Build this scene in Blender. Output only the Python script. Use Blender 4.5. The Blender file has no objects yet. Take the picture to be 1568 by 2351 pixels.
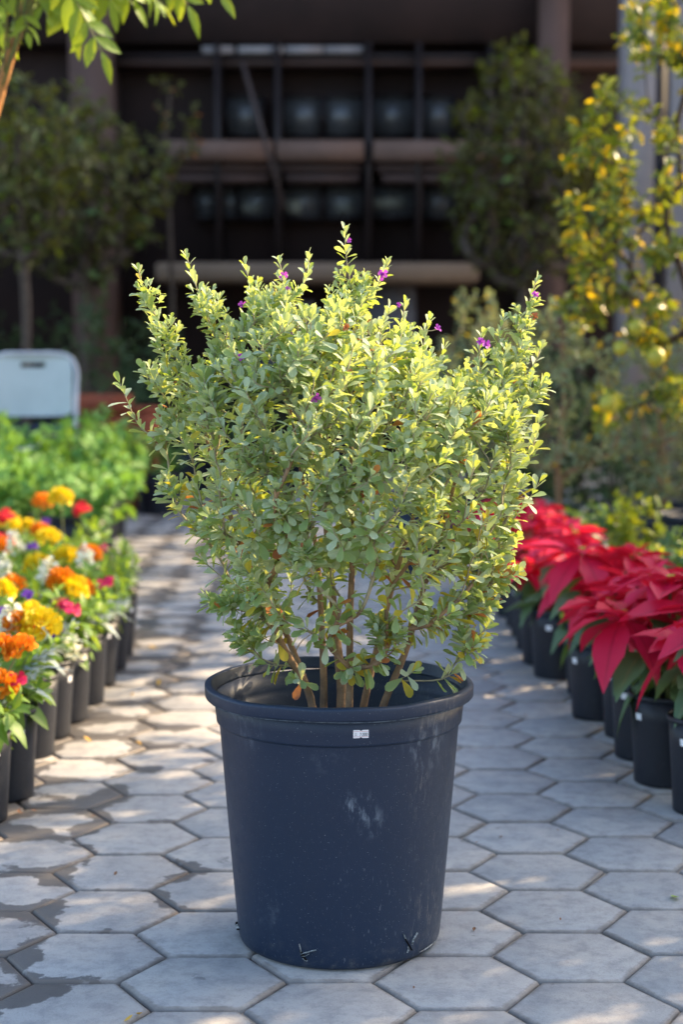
import bpy, math, random
import numpy as np
from mathutils import Vector, Matrix

# ------------------------------------------------------------------ camera, sky, sun, exposure
scene = bpy.context.scene
COL = scene.collection
F = 3650.0                      # focal length in pixels of a 1568 x 2350 picture
HC = 0.886                      # camera height in metres
PITCH = math.atan(345.0 / F)
cam = bpy.data.cameras.new('camera')
cam_ob = bpy.data.objects.new('camera', cam)
COL.objects.link(cam_ob)
cam_ob.location = (0, 0, HC)
cam_ob.rotation_euler = (math.pi / 2 - PITCH, 0, 0)
cam.sensor_fit = 'VERTICAL'
cam.sensor_height = 36.0
cam.sensor_width = 24.0
cam.lens = F / 2350.0 * 36.0
cam.clip_end = 500
cam.clip_start = 0.05
cam.dof.use_dof = True
cam.dof.focus_distance = 2.31
cam.dof.aperture_fstop = 3.4
scene.camera = cam_ob
scene.render.resolution_x = 684
scene.render.resolution_y = 1024

SUN_AZ, SUN_EL = math.radians(62), math.radians(33)
SDIR = Vector((math.sin(SUN_AZ) * math.cos(SUN_EL), math.cos(SUN_AZ) * math.cos(SUN_EL), math.sin(SUN_EL)))
world = bpy.data.worlds.new('World')
scene.world = world
world.use_nodes = True
wn = world.node_tree
wn.nodes.clear()
sky = wn.nodes.new('ShaderNodeTexSky')
sky.sky_type = 'NISHITA'
sky.sun_disc = False
sky.sun_elevation = SUN_EL
sky.sun_rotation = SUN_AZ
sky.air_density = 1.0
sky.dust_density = 2.2
sky.ozone_density = 1.0
bg = wn.nodes.new('ShaderNodeBackground')
bg.inputs['Strength'].default_value = 0.15
wo = wn.nodes.new('ShaderNodeOutputWorld')
wn.links.new(sky.outputs[0], bg.inputs[0])
wn.links.new(bg.outputs[0], wo.inputs[0])

sl = bpy.data.lights.new('sun', 'SUN')
sl.energy = 4.0
sl.angle = math.radians(0.53)
sl.color = (1.0, 0.76, 0.48)
sun = bpy.data.objects.new('sun', sl)
COL.objects.link(sun)
sun.location = (8, 4, 7)
sun.rotation_euler = SDIR.to_track_quat('Z', 'Y').to_euler()

scene.view_settings.view_transform = 'Standard'
scene.view_settings.look = 'None'
scene.view_settings.gamma = 1.0
scene.view_settings.use_curve_mapping = False
scene.view_settings.exposure = 1.8

RNG = random.Random(7)
NP = np.random.default_rng(11)

def ray(x, y):
    xp = (x - 784.0) / F
    yp = (1175.0 - y) / F
    return np.array([xp, math.cos(PITCH) + yp * math.sin(PITCH), -math.sin(PITCH) + yp * math.cos(PITCH)])

def at(x, y, Y):                # the point on the pixel's ray at distance Y along the path
    d = ray(x, y)
    p = d * (Y / d[1])
    p[2] += HC
    return p

def ground(x, y, z=0.0):
    d = ray(x, y)
    t = (z - HC) / d[2]
    p = d * t
    p[2] = z
    return p

def project(p):
    v = np.asarray(p, float) - np.array([0, 0, HC])
    cp, sp = math.cos(PITCH), math.sin(PITCH)
    dz = v[..., 1] * cp - v[..., 2] * sp
    u = v[..., 1] * sp + v[..., 2] * cp
    return 784 + F * v[..., 0] / dz, 1175 - F * u / dz, dz

# ------------------------------------------------------------------ materials
def new_mat(name):
    m = bpy.data.materials.new(name)
    m.use_nodes = True
    nt = m.node_tree
    nt.nodes.clear()
    out = nt.nodes.new('ShaderNodeOutputMaterial')
    return m, nt, out

def N(nt, typ, **kw):
    n = nt.nodes.new(typ)
    for k, v in kw.items():
        setattr(n, k, v)
    return n

def setin(n, **kw):
    for k, v in kw.items():
        k = k.replace('_', ' ')
        if k in n.inputs:
            s = n.inputs[k]
            s.default_value = v
    return n

def c4(c):
    return (c[0], c[1], c[2], 1.0)

def mixc(nt, fac, a, b, mode='MIX'):
    n = N(nt, 'ShaderNodeMix', data_type='RGBA', blend_type=mode)
    L = nt.links
    if isinstance(fac, (int, float)):
        n.inputs[0].default_value = fac
    else:
        L.new(fac, n.inputs[0])
    for idx, v in ((6, a), (7, b)):
        if isinstance(v, tuple):
            n.inputs[idx].default_value = c4(v)
        else:
            L.new(v, n.inputs[idx])
    return n.outputs[2]

def math_(nt, op, a, b=None, clamp=False):
    n = N(nt, 'ShaderNodeMath', operation=op, use_clamp=clamp)
    for i, v in enumerate((a, b)):
        if v is None:
            continue
        if isinstance(v, (int, float)):
            n.inputs[i].default_value = v
        else:
            nt.links.new(v, n.inputs[i])
    return n.outputs[0]

def smooth(nt, v, lo, hi):
    n = N(nt, 'ShaderNodeMapRange', interpolation_type='SMOOTHSTEP')
    nt.links.new(v, n.inputs[0])
    n.inputs[1].default_value = lo
    n.inputs[2].default_value = hi
    return n.outputs[0]

def noise(nt, vec, scale, detail=4.0, rough=0.55):
    n = N(nt, 'ShaderNodeTexNoise')
    n.inputs['Scale'].default_value = scale
    n.inputs['Detail'].default_value = detail
    n.inputs['Roughness'].default_value = rough
    if vec is not None:
        nt.links.new(vec, n.inputs['Vector'])
    return n.outputs[0]

def rnd(nt):
    g = N(nt, 'ShaderNodeNewGeometry')
    o = N(nt, 'ShaderNodeObjectInfo')
    s = math_(nt, 'ADD', g.outputs['Random Per Island'], o.outputs['Random'])
    return math_(nt, 'FRACT', s)

def principled(nt, col, rough=0.6, spec=0.4, metal=0.0):
    b = N(nt, 'ShaderNodeBsdfPrincipled')
    if isinstance(col, tuple):
        b.inputs['Base Color'].default_value = c4(col)
    else:
        nt.links.new(col, b.inputs['Base Color'])
    b.inputs['Roughness'].default_value = rough
    b.inputs['Specular IOR Level'].default_value = spec
    b.inputs['Metallic'].default_value = metal
    return b

def leaf_mat(name, c1, c2, trans, tw=0.4, rough=0.55, spec=0.35, edge=None, rib=None, mottled=0.0, sheen=0.0):
    m, nt, out = new_mat(name)
    r = rnd(nt)
    col = mixc(nt, r, c1, c2)
    at_ = N(nt, 'ShaderNodeAttribute', attribute_name='rib')
    if rib is not None:
        f = smooth(nt, at_.outputs['Fac'], 0.16, 0.0)
        col = mixc(nt, math_(nt, 'MULTIPLY', f, 0.7), col, rib)
    if edge is not None:  # paler edge colour imitates rim light on the fuzzy leaves
        f = smooth(nt, at_.outputs['Fac'], 0.72, 1.0)
        col = mixc(nt, math_(nt, 'MULTIPLY', f, 0.6), col, edge)
    if mottled:
        g = N(nt, 'ShaderNodeNewGeometry')
        nz = noise(nt, g.outputs['Position'], 140.0, 3.0)
        col = mixc(nt, math_(nt, 'MULTIPLY', smooth(nt, nz, 0.4, 0.7), mottled), col, (c1[0] * 0.55, c1[1] * 0.55, c1[2] * 0.5))
    b = principled(nt, col, rough, spec)
    if sheen:
        b.inputs['Sheen Weight'].default_value = sheen
        b.inputs['Sheen Roughness'].default_value = 0.4
    t = N(nt, 'ShaderNodeBsdfTranslucent')
    t2 = mixc(nt, r, trans, (trans[0] * 0.75, trans[1] * 0.9, trans[2]))
    nt.links.new(t2, t.inputs['Color'])
    mx = N(nt, 'ShaderNodeMixShader')
    mx.inputs[0].default_value = tw
    nt.links.new(b.outputs[0], mx.inputs[1])
    nt.links.new(t.outputs[0], mx.inputs[2])
    nt.links.new(mx.outputs[0], out.inputs[0])
    return m

def plain(name, c1, c2=None, scale=12.0, rough=0.6, spec=0.4, bump=0.0, metal=0.0, bscale=None):
    m, nt, out = new_mat(name)
    tc = N(nt, 'ShaderNodeTexCoord')
    if c2 is None:
        c2 = tuple(v * 0.75 for v in c1)
    nz = noise(nt, tc.outputs['Object'], scale, 5.0, 0.6)
    col = mixc(nt, smooth(nt, nz, 0.35, 0.68), c1, c2)
    b = principled(nt, col, rough, spec, metal)
    if bump:
        n2 = noise(nt, tc.outputs['Object'], bscale or scale * 5, 4.0)
        bp = N(nt, 'ShaderNodeBump')
        bp.inputs['Strength'].default_value = bump
        bp.inputs['Distance'].default_value = 0.004
        nt.links.new(n2, bp.inputs['Height'])
        nt.links.new(bp.outputs[0], b.inputs['Normal'])
    nt.links.new(b.outputs[0], out.inputs[0])
    return m

def paver_mat():
    m, nt, out = new_mat('concrete_paver')
    L = nt.links
    g = N(nt, 'ShaderNodeNewGeometry')
    P = g.outputs['Position']
    sx = N(nt, 'ShaderNodeSeparateXYZ')
    L.new(P, sx.inputs[0])
    r = rnd(nt)
    col = mixc(nt, r, (0.315, 0.312, 0.304), (0.395, 0.384, 0.366))
    n1 = noise(nt, P, 7.0, 5.0)
    col = mixc(nt, smooth(nt, n1, 0.42, 0.72), col, (0.46, 0.425, 0.38))
    n2 = noise(nt, P, 26.0, 5.0, 0.7)
    col = mixc(nt, math_(nt, 'MULTIPLY', smooth(nt, n2, 0.38, 0.72), 0.6), col, (0.19, 0.19, 0.195))
    n3 = noise(nt, P, 420.0, 2.0)
    col = mixc(nt, math_(nt, 'MULTIPLY', smooth(nt, n3, 0.58, 0.72), 0.45), col, (0.14, 0.14, 0.15))
    n3b = noise(nt, P, 300.0, 2.0)
    col = mixc(nt, math_(nt, 'MULTIPLY', smooth(nt, n3b, 0.62, 0.74), 0.4), col, (0.55, 0.52, 0.47))
    # dark splash marks
    n5 = noise(nt, P, 11.0, 6.0, 0.65)
    col = mixc(nt, math_(nt, 'MULTIPLY', smooth(nt, n5, 0.665, 0.69), 0.55), col, (0.11, 0.105, 0.105))
    # damp stains that creep from the joints, on the watered (flower) side
    ed = N(nt, 'ShaderNodeAttribute', attribute_name='edge')
    n4 = noise(nt, P, 9.0, 6.0, 0.6)
    n6 = noise(nt, P, 2.6, 2.0)
    side = smooth(nt, sx.outputs['X'], 0.02, -0.62)
    k = math_(nt, 'ADD', math_(nt, 'MULTIPLY', ed.outputs['Fac'], 0.40), math_(nt, 'MULTIPLY', n4, 1.05))
    k = math_(nt, 'ADD', k, math_(nt, 'MULTIPLY', n6, 0.5))
    k = math_(nt, 'ADD', k, math_(nt, 'MULTIPLY', side, 0.40))
    k = math_(nt, 'SUBTRACT', k, math_(nt, 'MULTIPLY', smooth(nt, sx.outputs['X'], -0.05, 0.2), 0.5))
    wet = smooth(nt, k, 1.43, 1.47)
    col = mixc(nt, math_(nt, 'MULTIPLY', wet, 0.86), col, (0.085, 0.078, 0.075))
    # dirt rim along the edge
    dirt = smooth(nt, math_(nt, 'ADD', ed.outputs['Fac'], math_(nt, 'MULTIPLY', n2, 0.16)), 1.0, 1.08)
    col = mixc(nt, math_(nt, 'MULTIPLY', dirt, 0.6), col, (0.16, 0.13, 0.105))
    b = principled(nt, col, 0.78, 0.3)
    rr = N(nt, 'ShaderNodeMapRange')
    L.new(wet, rr.inputs[0])
    rr.inputs[3].default_value = 0.80
    rr.inputs[4].default_value = 0.5
    L.new(rr.outputs[0], b.inputs['Roughness'])
    bp = N(nt, 'ShaderNodeBump')
    bp.inputs['Strength'].default_value = 0.45
    bp.inputs['Distance'].default_value = 0.002
    L.new(noise(nt, P, 220.0, 5.0, 0.75), bp.inputs['Height'])
    L.new(bp.outputs[0], b.inputs['Normal'])
    L.new(b.outputs[0], out.inputs[0])
    return m

def sand_mat():
    m, nt, out = new_mat('joint_sand')
    g = N(nt, 'ShaderNodeNewGeometry')
    P = g.outputs['Position']
    sx = N(nt, 'ShaderNodeSeparateXYZ')
    nt.links.new(P, sx.inputs[0])
    n = noise(nt, P, 18.0, 5.0)
    n2 = noise(nt, P, 2.2, 2.0)
    k = math_(nt, 'ADD', n, math_(nt, 'MULTIPLY', n2, 0.6))
    k = math_(nt, 'ADD', k, math_(nt, 'MULTIPLY', sx.outputs['X'], 0.28))
    col = mixc(nt, smooth(nt, k, 0.58, 0.98), (0.075, 0.06, 0.055), (0.46, 0.37, 0.28))
    b = principled(nt, col, 0.95, 0.1)
    nt.links.new(b.outputs[0], out.inputs[0])
    return m

def pot_mat(name, base, dusty=1.0, rough=0.42, worn=False):
    m, nt, out = new_mat(name)
    L = nt.links
    tc = N(nt, 'ShaderNodeTexCoord')
    O = tc.outputs['Object']
    n1 = noise(nt, O, 5.0, 4.0)
    col = mixc(nt, n1, base, tuple(v * 1.5 for v in base))
    # fine scratches, stretched along the height
    mp = N(nt, 'ShaderNodeMapping')
    L.new(O, mp.inputs[0])
    mp.inputs['Scale'].default_value = (1.0, 1.0, 0.22)
    mp.inputs['Rotation'].default_value = (0.3, 0.5, 0.0)
    n2 = noise(nt, mp.outputs[0], 300.0, 2.0)
    n3 = noise(nt, O, 3.2, 3.0)
    f = math_(nt, 'MULTIPLY', smooth(nt, n2, 0.66, 0.74), smooth(nt, n3, 0.40, 0.65))
    col = mixc(nt, math_(nt, 'MULTIPLY', f, 0.35 * dusty), col, (0.30, 0.31, 0.33))
    # specks of dust
    n4 = noise(nt, O, 620.0, 1.0)
    col = mixc(nt, math_(nt, 'MULTIPLY', smooth(nt, n4, 0.735, 0.765), 0.6 * dusty), col, (0.42, 0.42, 0.42))
    # chalky smears
    n5 = noise(nt, O, 13.0, 6.0, 0.7)
    col = mixc(nt, math_(nt, 'MULTIPLY', smooth(nt, n5, 0.60, 0.80), 0.22 * dusty), col, (0.30, 0.33, 0.36))
    if worn:
        sp = N(nt, 'ShaderNodeSeparateXYZ')
        L.new(O, sp.inputs[0])
        # chalky hand smear on the front
        for (c, rad, amt) in (((0.026, -0.17, 0.252), 0.034, 0.75), ((0.048, -0.165, 0.225), 0.030, 0.45), ((-0.13, -0.12, 0.36), 0.05, 0.35), ((0.13, -0.13, 0.33), 0.06, 0.4)):
            vd = N(nt, 'ShaderNodeVectorMath', operation='DISTANCE')
            L.new(O, vd.inputs[0])
            vd.inputs[1].default_value = c
            m1 = smooth(nt, vd.outputs['Value'], rad, rad * 0.25)
            mp2 = N(nt, 'ShaderNodeMapping')
            L.new(O, mp2.inputs[0])
            mp2.inputs['Scale'].default_value = (1.0, 1.0, 0.4)
            nz = noise(nt, mp2.outputs[0], 95.0, 5.0, 0.65)
            m1 = math_(nt, 'MULTIPLY', m1, smooth(nt, nz, 0.45, 0.72))
            col = mixc(nt, math_(nt, 'MULTIPLY', m1, amt), col, (0.22, 0.26, 0.31))
        # dusty, scratched flank
        fl_ = smooth(nt, sp.outputs['X'], 0.085, 0.15)
        nz = noise(nt, mp.outputs[0], 150.0, 4.0, 0.8)
        nz2 = noise(nt, O, 9.0, 4.0)
        m2 = math_(nt, 'MULTIPLY', math_(nt, 'MULTIPLY', fl_, smooth(nt, nz, 0.5, 0.72)), smooth(nt, nz2, 0.35, 0.6))
        col = mixc(nt, math_(nt, 'MULTIPLY', m2, 0.55), col, (0.24, 0.22, 0.20))
        # soil splash towards the foot
        ft = smooth(nt, sp.outputs['Z'], 0.07, 0.0)
        nz3 = noise(nt, O, 45.0, 6.0, 0.7)
        col = mixc(nt, math_(nt, 'MULTIPLY', math_(nt, 'MULTIPLY', ft, smooth(nt, nz3, 0.5, 0.75)), 0.45), col, (0.14, 0.13, 0.12))
    b = principled(nt, col, rough, 0.38)
    n6 = noise(nt, O, 60.0, 4.0)
    rr = N(nt, 'ShaderNodeMapRange')
    L.new(n6, rr.inputs[0])
    rr.inputs[3].default_value = rough - 0.08
    rr.inputs[4].default_value = rough + 0.14
    L.new(rr.outputs[0], b.inputs['Roughness'])
    bp = N(nt, 'ShaderNodeBump')
    bp.inputs['Strength'].default_value = 0.12
    bp.inputs['Distance'].default_value = 0.002
    L.new(noise(nt, O, 380.0, 3.0), bp.inputs['Height'])
    L.new(bp.outputs[0], b.inputs['Normal'])
    L.new(b.outputs[0], out.inputs[0])
    return m

M = {}
M['paver'] = paver_mat()
M['sand'] = sand_mat()
M['soil'] = plain('soil', (0.035, 0.024, 0.017), (0.075, 0.052, 0.036), 60, 0.95, 0.1, 0.8)
M['big_pot'] = pot_mat('blue_black_plastic', (0.007, 0.016, 0.036), 0.7, 0.44, True)
M['small_pot'] = pot_mat('black_plastic', (0.009, 0.011, 0.017), 0.6, 0.45)
M['tear'] = plain('torn_plastic', (0.33, 0.34, 0.33), (0.05, 0.05, 0.05), 380, 0.8)
M['hole'] = plain('dark_hole', (0.012, 0.010, 0.009), None, 20, 0.9, 0.1)
M['smear'] = plain('chalky_smear', (0.13, 0.16, 0.20), (0.035, 0.05, 0.075), 90, 0.8, 0.2)
M['paper'] = plain('white_paper', (0.80, 0.80, 0.82), (0.75, 0.75, 0.77), 20, 0.6)
M['red_ink'] = plain('red_ink', (0.62, 0.16, 0.14), None, 20, 0.6)
M['black_ink'] = plain('black_ink', (0.03, 0.03, 0.04), None, 20, 0.6)
M['bark'] = plain('sage_bark', (0.33, 0.205, 0.115), (0.19, 0.125, 0.08), 45, 0.85, 0.2, 0.6, bscale=160)
M['twig'] = plain('sage_twig', (0.36, 0.30, 0.19), (0.27, 0.24, 0.15), 60, 0.8, 0.2)
M['bark_dark'] = plain('brown_bark', (0.11, 0.08, 0.06), (0.06, 0.045, 0.035), 30, 0.9, 0.2, 0.5)
M['bark_orange'] = plain('orange_bark', (0.42, 0.19, 0.06), (0.28, 0.14, 0.06), 30, 0.8, 0.2, 0.3)
M['green_stem'] = plain('green_stem', (0.14, 0.20, 0.05), (0.20, 0.16, 0.07), 30, 0.7)
M['sage'] = leaf_mat('sage_leaf', (0.34, 0.45, 0.31), (0.47, 0.56, 0.41), (0.72, 0.72, 0.09), 0.40, 0.62, 0.3,
                     edge=(0.60, 0.65, 0.48), rib=(0.55, 0.60, 0.42), sheen=0.25)
M['sage_green'] = leaf_mat('green_sage_leaf', (0.19, 0.31, 0.13), (0.29, 0.40, 0.19), (0.58, 0.62, 0.05), 0.38, 0.6, 0.3, edge=(0.34, 0.42, 0.2))
M['sage_yellow'] = leaf_mat('yellowing_sage_leaf', (0.48, 0.44, 0.06), (0.55, 0.36, 0.05), (0.75, 0.60, 0.04), 0.42, 0.6, 0.3)
M['sage_orange'] = leaf_mat('dying_sage_leaf', (0.50, 0.20, 0.05), (0.42, 0.13, 0.07), (0.6, 0.22, 0.03), 0.35, 0.7)
M['purple'] = leaf_mat('purple_petal', (0.46, 0.06, 0.50), (0.56, 0.13, 0.55), (0.65, 0.08, 0.6), 0.35, 0.5)
M['wither'] = leaf_mat('withered_petal', (0.52, 0.16, 0.05), (0.40, 0.12, 0.06), (0.5, 0.15, 0.03), 0.3, 0.7)
M['red_bract'] = leaf_mat('red_bract', (0.66, 0.007, 0.036), (0.76, 0.018, 0.090), (0.8, 0.02, 0.05), 0.32, 0.5, 0.35, rib=(0.42, 0.01, 0.04))
M['poin_leaf'] = leaf_mat('dark_green_leaf', (0.075, 0.155, 0.075), (0.14, 0.23, 0.11), (0.25, 0.36, 0.04), 0.28, 0.45, 0.45, rib=(0.22, 0.22, 0.10))
M['cyathia'] = plain('yellow_cyathia', (0.62, 0.52, 0.05), (0.35, 0.42, 0.06), 80, 0.5)
M['flower_leaf'] = leaf_mat('bedding_leaf', (0.075, 0.18, 0.035), (0.18, 0.30, 0.05), (0.42, 0.56, 0.03), 0.36, 0.5, 0.4, rib=(0.2, 0.3, 0.1))
M['basil'] = leaf_mat('basil_leaf', (0.10, 0.25, 0.055), (0.19, 0.36, 0.09), (0.30, 0.48, 0.03), 0.3, 0.6, 0.3)
M['dusty'] = leaf_mat('silver_leaf', (0.38, 0.45, 0.42), (0.52, 0.58, 0.55), (0.4, 0.48, 0.3), 0.2, 0.8, 0.2)
M['yellow_petal'] = leaf_mat('yellow_petal', (0.86, 0.60, 0.008), (0.90, 0.70, 0.02), (0.9, 0.65, 0.01), 0.28, 0.6)
M['orange_petal'] = leaf_mat('orange_petal', (0.80, 0.235, 0.006), (0.86, 0.31, 0.01), (0.9, 0.28, 0.01), 0.28, 0.6)
M['white_petal'] = leaf_mat('white_petal', (0.80, 0.78, 0.68), (0.82, 0.80, 0.60), (0.8, 0.78, 0.55), 0.3, 0.6)
M['magenta_petal'] = leaf_mat('crimson_petal', (0.42, 0.005, 0.045), (0.55, 0.01, 0.10), (0.6, 0.01, 0.06), 0.25, 0.6)
M['red_petal'] = leaf_mat('red_petal', (0.60, 0.008, 0.012), (0.68, 0.012, 0.02), (0.7, 0.01, 0.01), 0.25, 0.55)
M['violet_petal'] = leaf_mat('violet_petal', (0.10, 0.025, 0.26), (0.16, 0.04, 0.34), (0.2, 0.04, 0.4), 0.25, 0.6)
M['pale_center'] = plain('pale_center', (0.75, 0.45, 0.55), (0.7, 0.4, 0.5), 60, 0.6)
M['citrus'] = leaf_mat('citrus_leaf', (0.055, 0.130, 0.022), (0.125, 0.185, 0.03), (0.44, 0.43, 0.012), 0.32, 0.35, 0.5)
M['citrus_gold'] = leaf_mat('golden_citrus_leaf', (0.42, 0.32, 0.015), (0.55, 0.33, 0.012), (0.85, 0.55, 0.01), 0.48, 0.4, 0.45)
M['fruit'] = plain('green_lemon', (0.36, 0.36, 0.03), (0.45, 0.40, 0.03), 30, 0.4, 0.5, 0.25, bscale=300)
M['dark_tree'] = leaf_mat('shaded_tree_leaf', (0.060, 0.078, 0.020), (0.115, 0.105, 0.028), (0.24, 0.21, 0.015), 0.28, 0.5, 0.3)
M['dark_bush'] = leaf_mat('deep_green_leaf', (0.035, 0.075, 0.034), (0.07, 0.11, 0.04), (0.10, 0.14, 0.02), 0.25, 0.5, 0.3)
M['pinnate'] = leaf_mat('pinnate_leaf', (0.12, 0.23, 0.025), (0.21, 0.31, 0.035), (0.55, 0.60, 0.02), 0.42, 0.45, 0.4, rib=(0.3, 0.36, 0.08))
M['lowgreen'] = leaf_mat('low_green_leaf', (0.05, 0.14, 0.055), (0.10, 0.20, 0.06), (0.28, 0.38, 0.03), 0.32, 0.42, 0.5)
M['lime'] = leaf_mat('lime_leaf', (0.15, 0.24, 0.025), (0.26, 0.31, 0.03), (0.60, 0.60, 0.02), 0.38, 0.4, 0.5)
M['rosemary'] = leaf_mat('grey_green_leaf', (0.15, 0.22, 0.15), (0.24, 0.31, 0.21), (0.45, 0.46, 0.10), 0.30, 0.6, 0.3)
M['chair'] = plain('white_resin', (0.50, 0.54, 0.53), (0.45, 0.49, 0.48), 6, 0.5, 0.4)
M['chair_metal'] = plain('grey_white_metal', (0.55, 0.56, 0.60), None, 6, 0.4, 0.5)
M['terracotta'] = plain('terracotta', (0.30, 0.075, 0.035), (0.22, 0.06, 0.035), 14, 0.8, 0.2, 0.3)
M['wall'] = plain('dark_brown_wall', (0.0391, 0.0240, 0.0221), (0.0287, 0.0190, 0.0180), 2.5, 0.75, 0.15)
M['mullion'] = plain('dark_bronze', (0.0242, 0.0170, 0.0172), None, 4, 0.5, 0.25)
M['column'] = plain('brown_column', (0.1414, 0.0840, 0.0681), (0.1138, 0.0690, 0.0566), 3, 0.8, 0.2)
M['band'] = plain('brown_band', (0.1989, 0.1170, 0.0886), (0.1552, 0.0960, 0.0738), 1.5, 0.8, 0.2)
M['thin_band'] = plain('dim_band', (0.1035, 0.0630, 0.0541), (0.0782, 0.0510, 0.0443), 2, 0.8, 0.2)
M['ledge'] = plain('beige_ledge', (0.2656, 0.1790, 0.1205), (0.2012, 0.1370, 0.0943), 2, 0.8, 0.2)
M['strip'] = plain('pale_strip', (0.40, 0.36, 0.36), (0.22, 0.19, 0.19), 1.2, 0.7)
M['panel'] = plain('grey_panel', (0.150, 0.146, 0.169), None, 2, 0.6)
M['bright_spot'] = plain('painted_bright_spot', (0.23, 0.225, 0.17), (0.12, 0.12, 0.10), 4, 0.8)
M['grey_post'] = plain('grey_paint', (0.27, 0.225, 0.215), (0.23, 0.19, 0.185), 3, 0.6, 0.3)
M['dark_recess'] = plain('dark_recess', (0.038, 0.038, 0.051), None, 3, 0.6)
M['net_seam'] = plain('steel_brace', (0.0609, 0.0390, 0.0344), None, 3, 0.6)
m_, nt_, out_ = new_mat('window_glass')
b_ = principled(nt_, (0.060, 0.060, 0.062), 0.28, 0.6)
nt_.links.new(b_.outputs[0], out_.inputs[0])
M['glass'] = m_
M['debris_yellow'] = leaf_mat('fallen_yellow_leaf', (0.62, 0.36, 0.04), (0.70, 0.42, 0.08), (0.7, 0.4, 0.03), 0.2, 0.7)
M['debris_brown'] = leaf_mat('fallen_brown_leaf', (0.22, 0.11, 0.06), (0.34, 0.17, 0.09), (0.3, 0.12, 0.03), 0.15, 0.8)
M['debris_green'] = leaf_mat('fallen_green_leaf', (0.30, 0.42, 0.07), (0.33, 0.45, 0.08), (0.4, 0.5, 0.03), 0.2, 0.6)

# ------------------------------------------------------------------ mesh helpers
def np_mesh(name, V, T, mats, mi=None, rib=None, smooth_=True, attr='rib'):
    me = bpy.data.meshes.new(name)
    V = np.asarray(V, np.float32)
    T = np.asarray(T, np.int32)
    k = T.shape[1]
    me.vertices.add(len(V))
    me.vertices.foreach_set('co', V.ravel())
    me.loops.add(T.size)
    me.loops.foreach_set('vertex_index', T.ravel())
    me.polygons.add(len(T))
    me.polygons.foreach_set('loop_start', np.arange(0, T.size, k, dtype=np.int32))
    me.polygons.foreach_set('loop_total', np.full(len(T), k, np.int32))
    if not isinstance(mats, (list, tuple)):
        mats = [mats]
    for m in mats:
        me.materials.append(m)
    if mi is not None:
        me.polygons.foreach_set('material_index', np.asarray(mi, np.int32))
    if smooth_:
        me.polygons.foreach_set('use_smooth', np.ones(len(T), bool))
    if rib is not None:
        a = me.attributes.new(attr, 'FLOAT', 'POINT')
        a.data.foreach_set('value', np.asarray(rib, np.float32))
    me.update(calc_edges=True)
    me.validate()
    return me

def link(name, me, parent=None, mat4=None, kind=None):
    o = bpy.data.objects.new(name, me)
    COL.objects.link(o)
    if parent is not None:
        o.parent = parent
    if mat4 is not None:
        o.matrix_basis = mat4
    if kind:
        o['kind'] = kind
    return o

def thing(name, label, cat, loc=(0, 0, 0), group=None, rotz=0.0):
    o = bpy.data.objects.new(name, None)
    o.empty_display_size = 0.05
    COL.objects.link(o)
    o.location = loc
    o.rotation_euler = (0, 0, rotz)
    tag(o, label, cat, group)
    return o

def tag(o, label, cat, group=None):
    o['label'] = label
    o['category'] = cat
    if group:
        o['group'] = group
    return o

def dup(root, loc, rotz=0.0, label=None, group=None, sc=1.0):
    r = root.copy()
    COL.objects.link(r)
    r.location = loc
    r.rotation_euler = (0, 0, rotz)
    r.scale = (sc, sc, sc)
    if label:
        r['label'] = label
    if group:
        r['group'] = group
    for ch in list(root.children):
        c = ch.copy()
        COL.objects.link(c)
        c.parent = r
        for g in list(ch.children):
            d = g.copy()
            COL.objects.link(d)
            d.parent = c
    return r

class MB:                       # collects boxes, tubes and lathes into one triangle mesh
    def __init__(self):
        self.V, self.T, self.n = [], [], 0
    def add(self, V, T):
        V = np.asarray(V, float)
        T = np.asarray(T, int)
        self.V.append(V)
        self.T.append(T + self.n)
        self.n += len(V)
        return self
    def box(self, x0, x1, y0, y1, z0, z1, bev=0.0):
        b = bev
        if b <= 0:
            V = [(x, y, z) for x in (x0, x1) for y in (y0, y1) for z in (z0, z1)]
            Q = [(0, 1, 3, 2), (4, 6, 7, 5), (0, 4, 5, 1), (2, 3, 7, 6), (0, 2, 6, 4), (1, 5, 7, 3)]
            T = [t for q in Q for t in ((q[0], q[1], q[2]), (q[0], q[2], q[3]))]
            return self.add(V, T)
        # chamfered vertical corners and top
        def ring(i, z):
            return [(x0 + i + b, y0 + i, z), (x1 - i - b, y0 + i, z), (x1 - i, y0 + i + b, z), (x1 - i, y1 - i - b, z),
                    (x1 - i - b, y1 - i, z), (x0 + i + b, y1 - i, z), (x0 + i, y1 - i - b, z), (x0 + i, y0 + i + b, z)]
        rings = [ring(b, z0), ring(0, z0 + b), ring(0, z1 - b), ring(b, z1)]
        V = [p for r in rings for p in r]
        T = []
        for k in range(3):
            for i in range(8):
                a, c = k * 8 + i, k * 8 + (i + 1) % 8
                T += [(a, c, c + 8), (a, c + 8, a + 8)]
        for i in range(1, 7):
            T += [(0, i + 1, i), (24, 24 + i, 24 + i + 1)]
        return self.add(V, T)
    def tube(self, pts, rad, sides=6, cap=True):
        V, T = tube(pts, rad, sides, cap)
        return self.add(V, T)
    def lathe(self, prof, seg=32, center=(0, 0, 0), close=False):
        V, T = lathe(prof, seg, center)
        return self.add(V, T)
    def mesh(self, name, mat, smooth_=False, rib=None):
        return np_mesh(name, np.concatenate(self.V), np.concatenate(self.T), mat, smooth_=smooth_, rib=rib)
    def build(self, name, mat, parent=None, smooth_=False, kind=None, loc=None):
        o = link(name, self.mesh(name, mat, smooth_), parent, kind=kind)
        if loc is not None:
            o.location = loc
        return o

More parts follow.
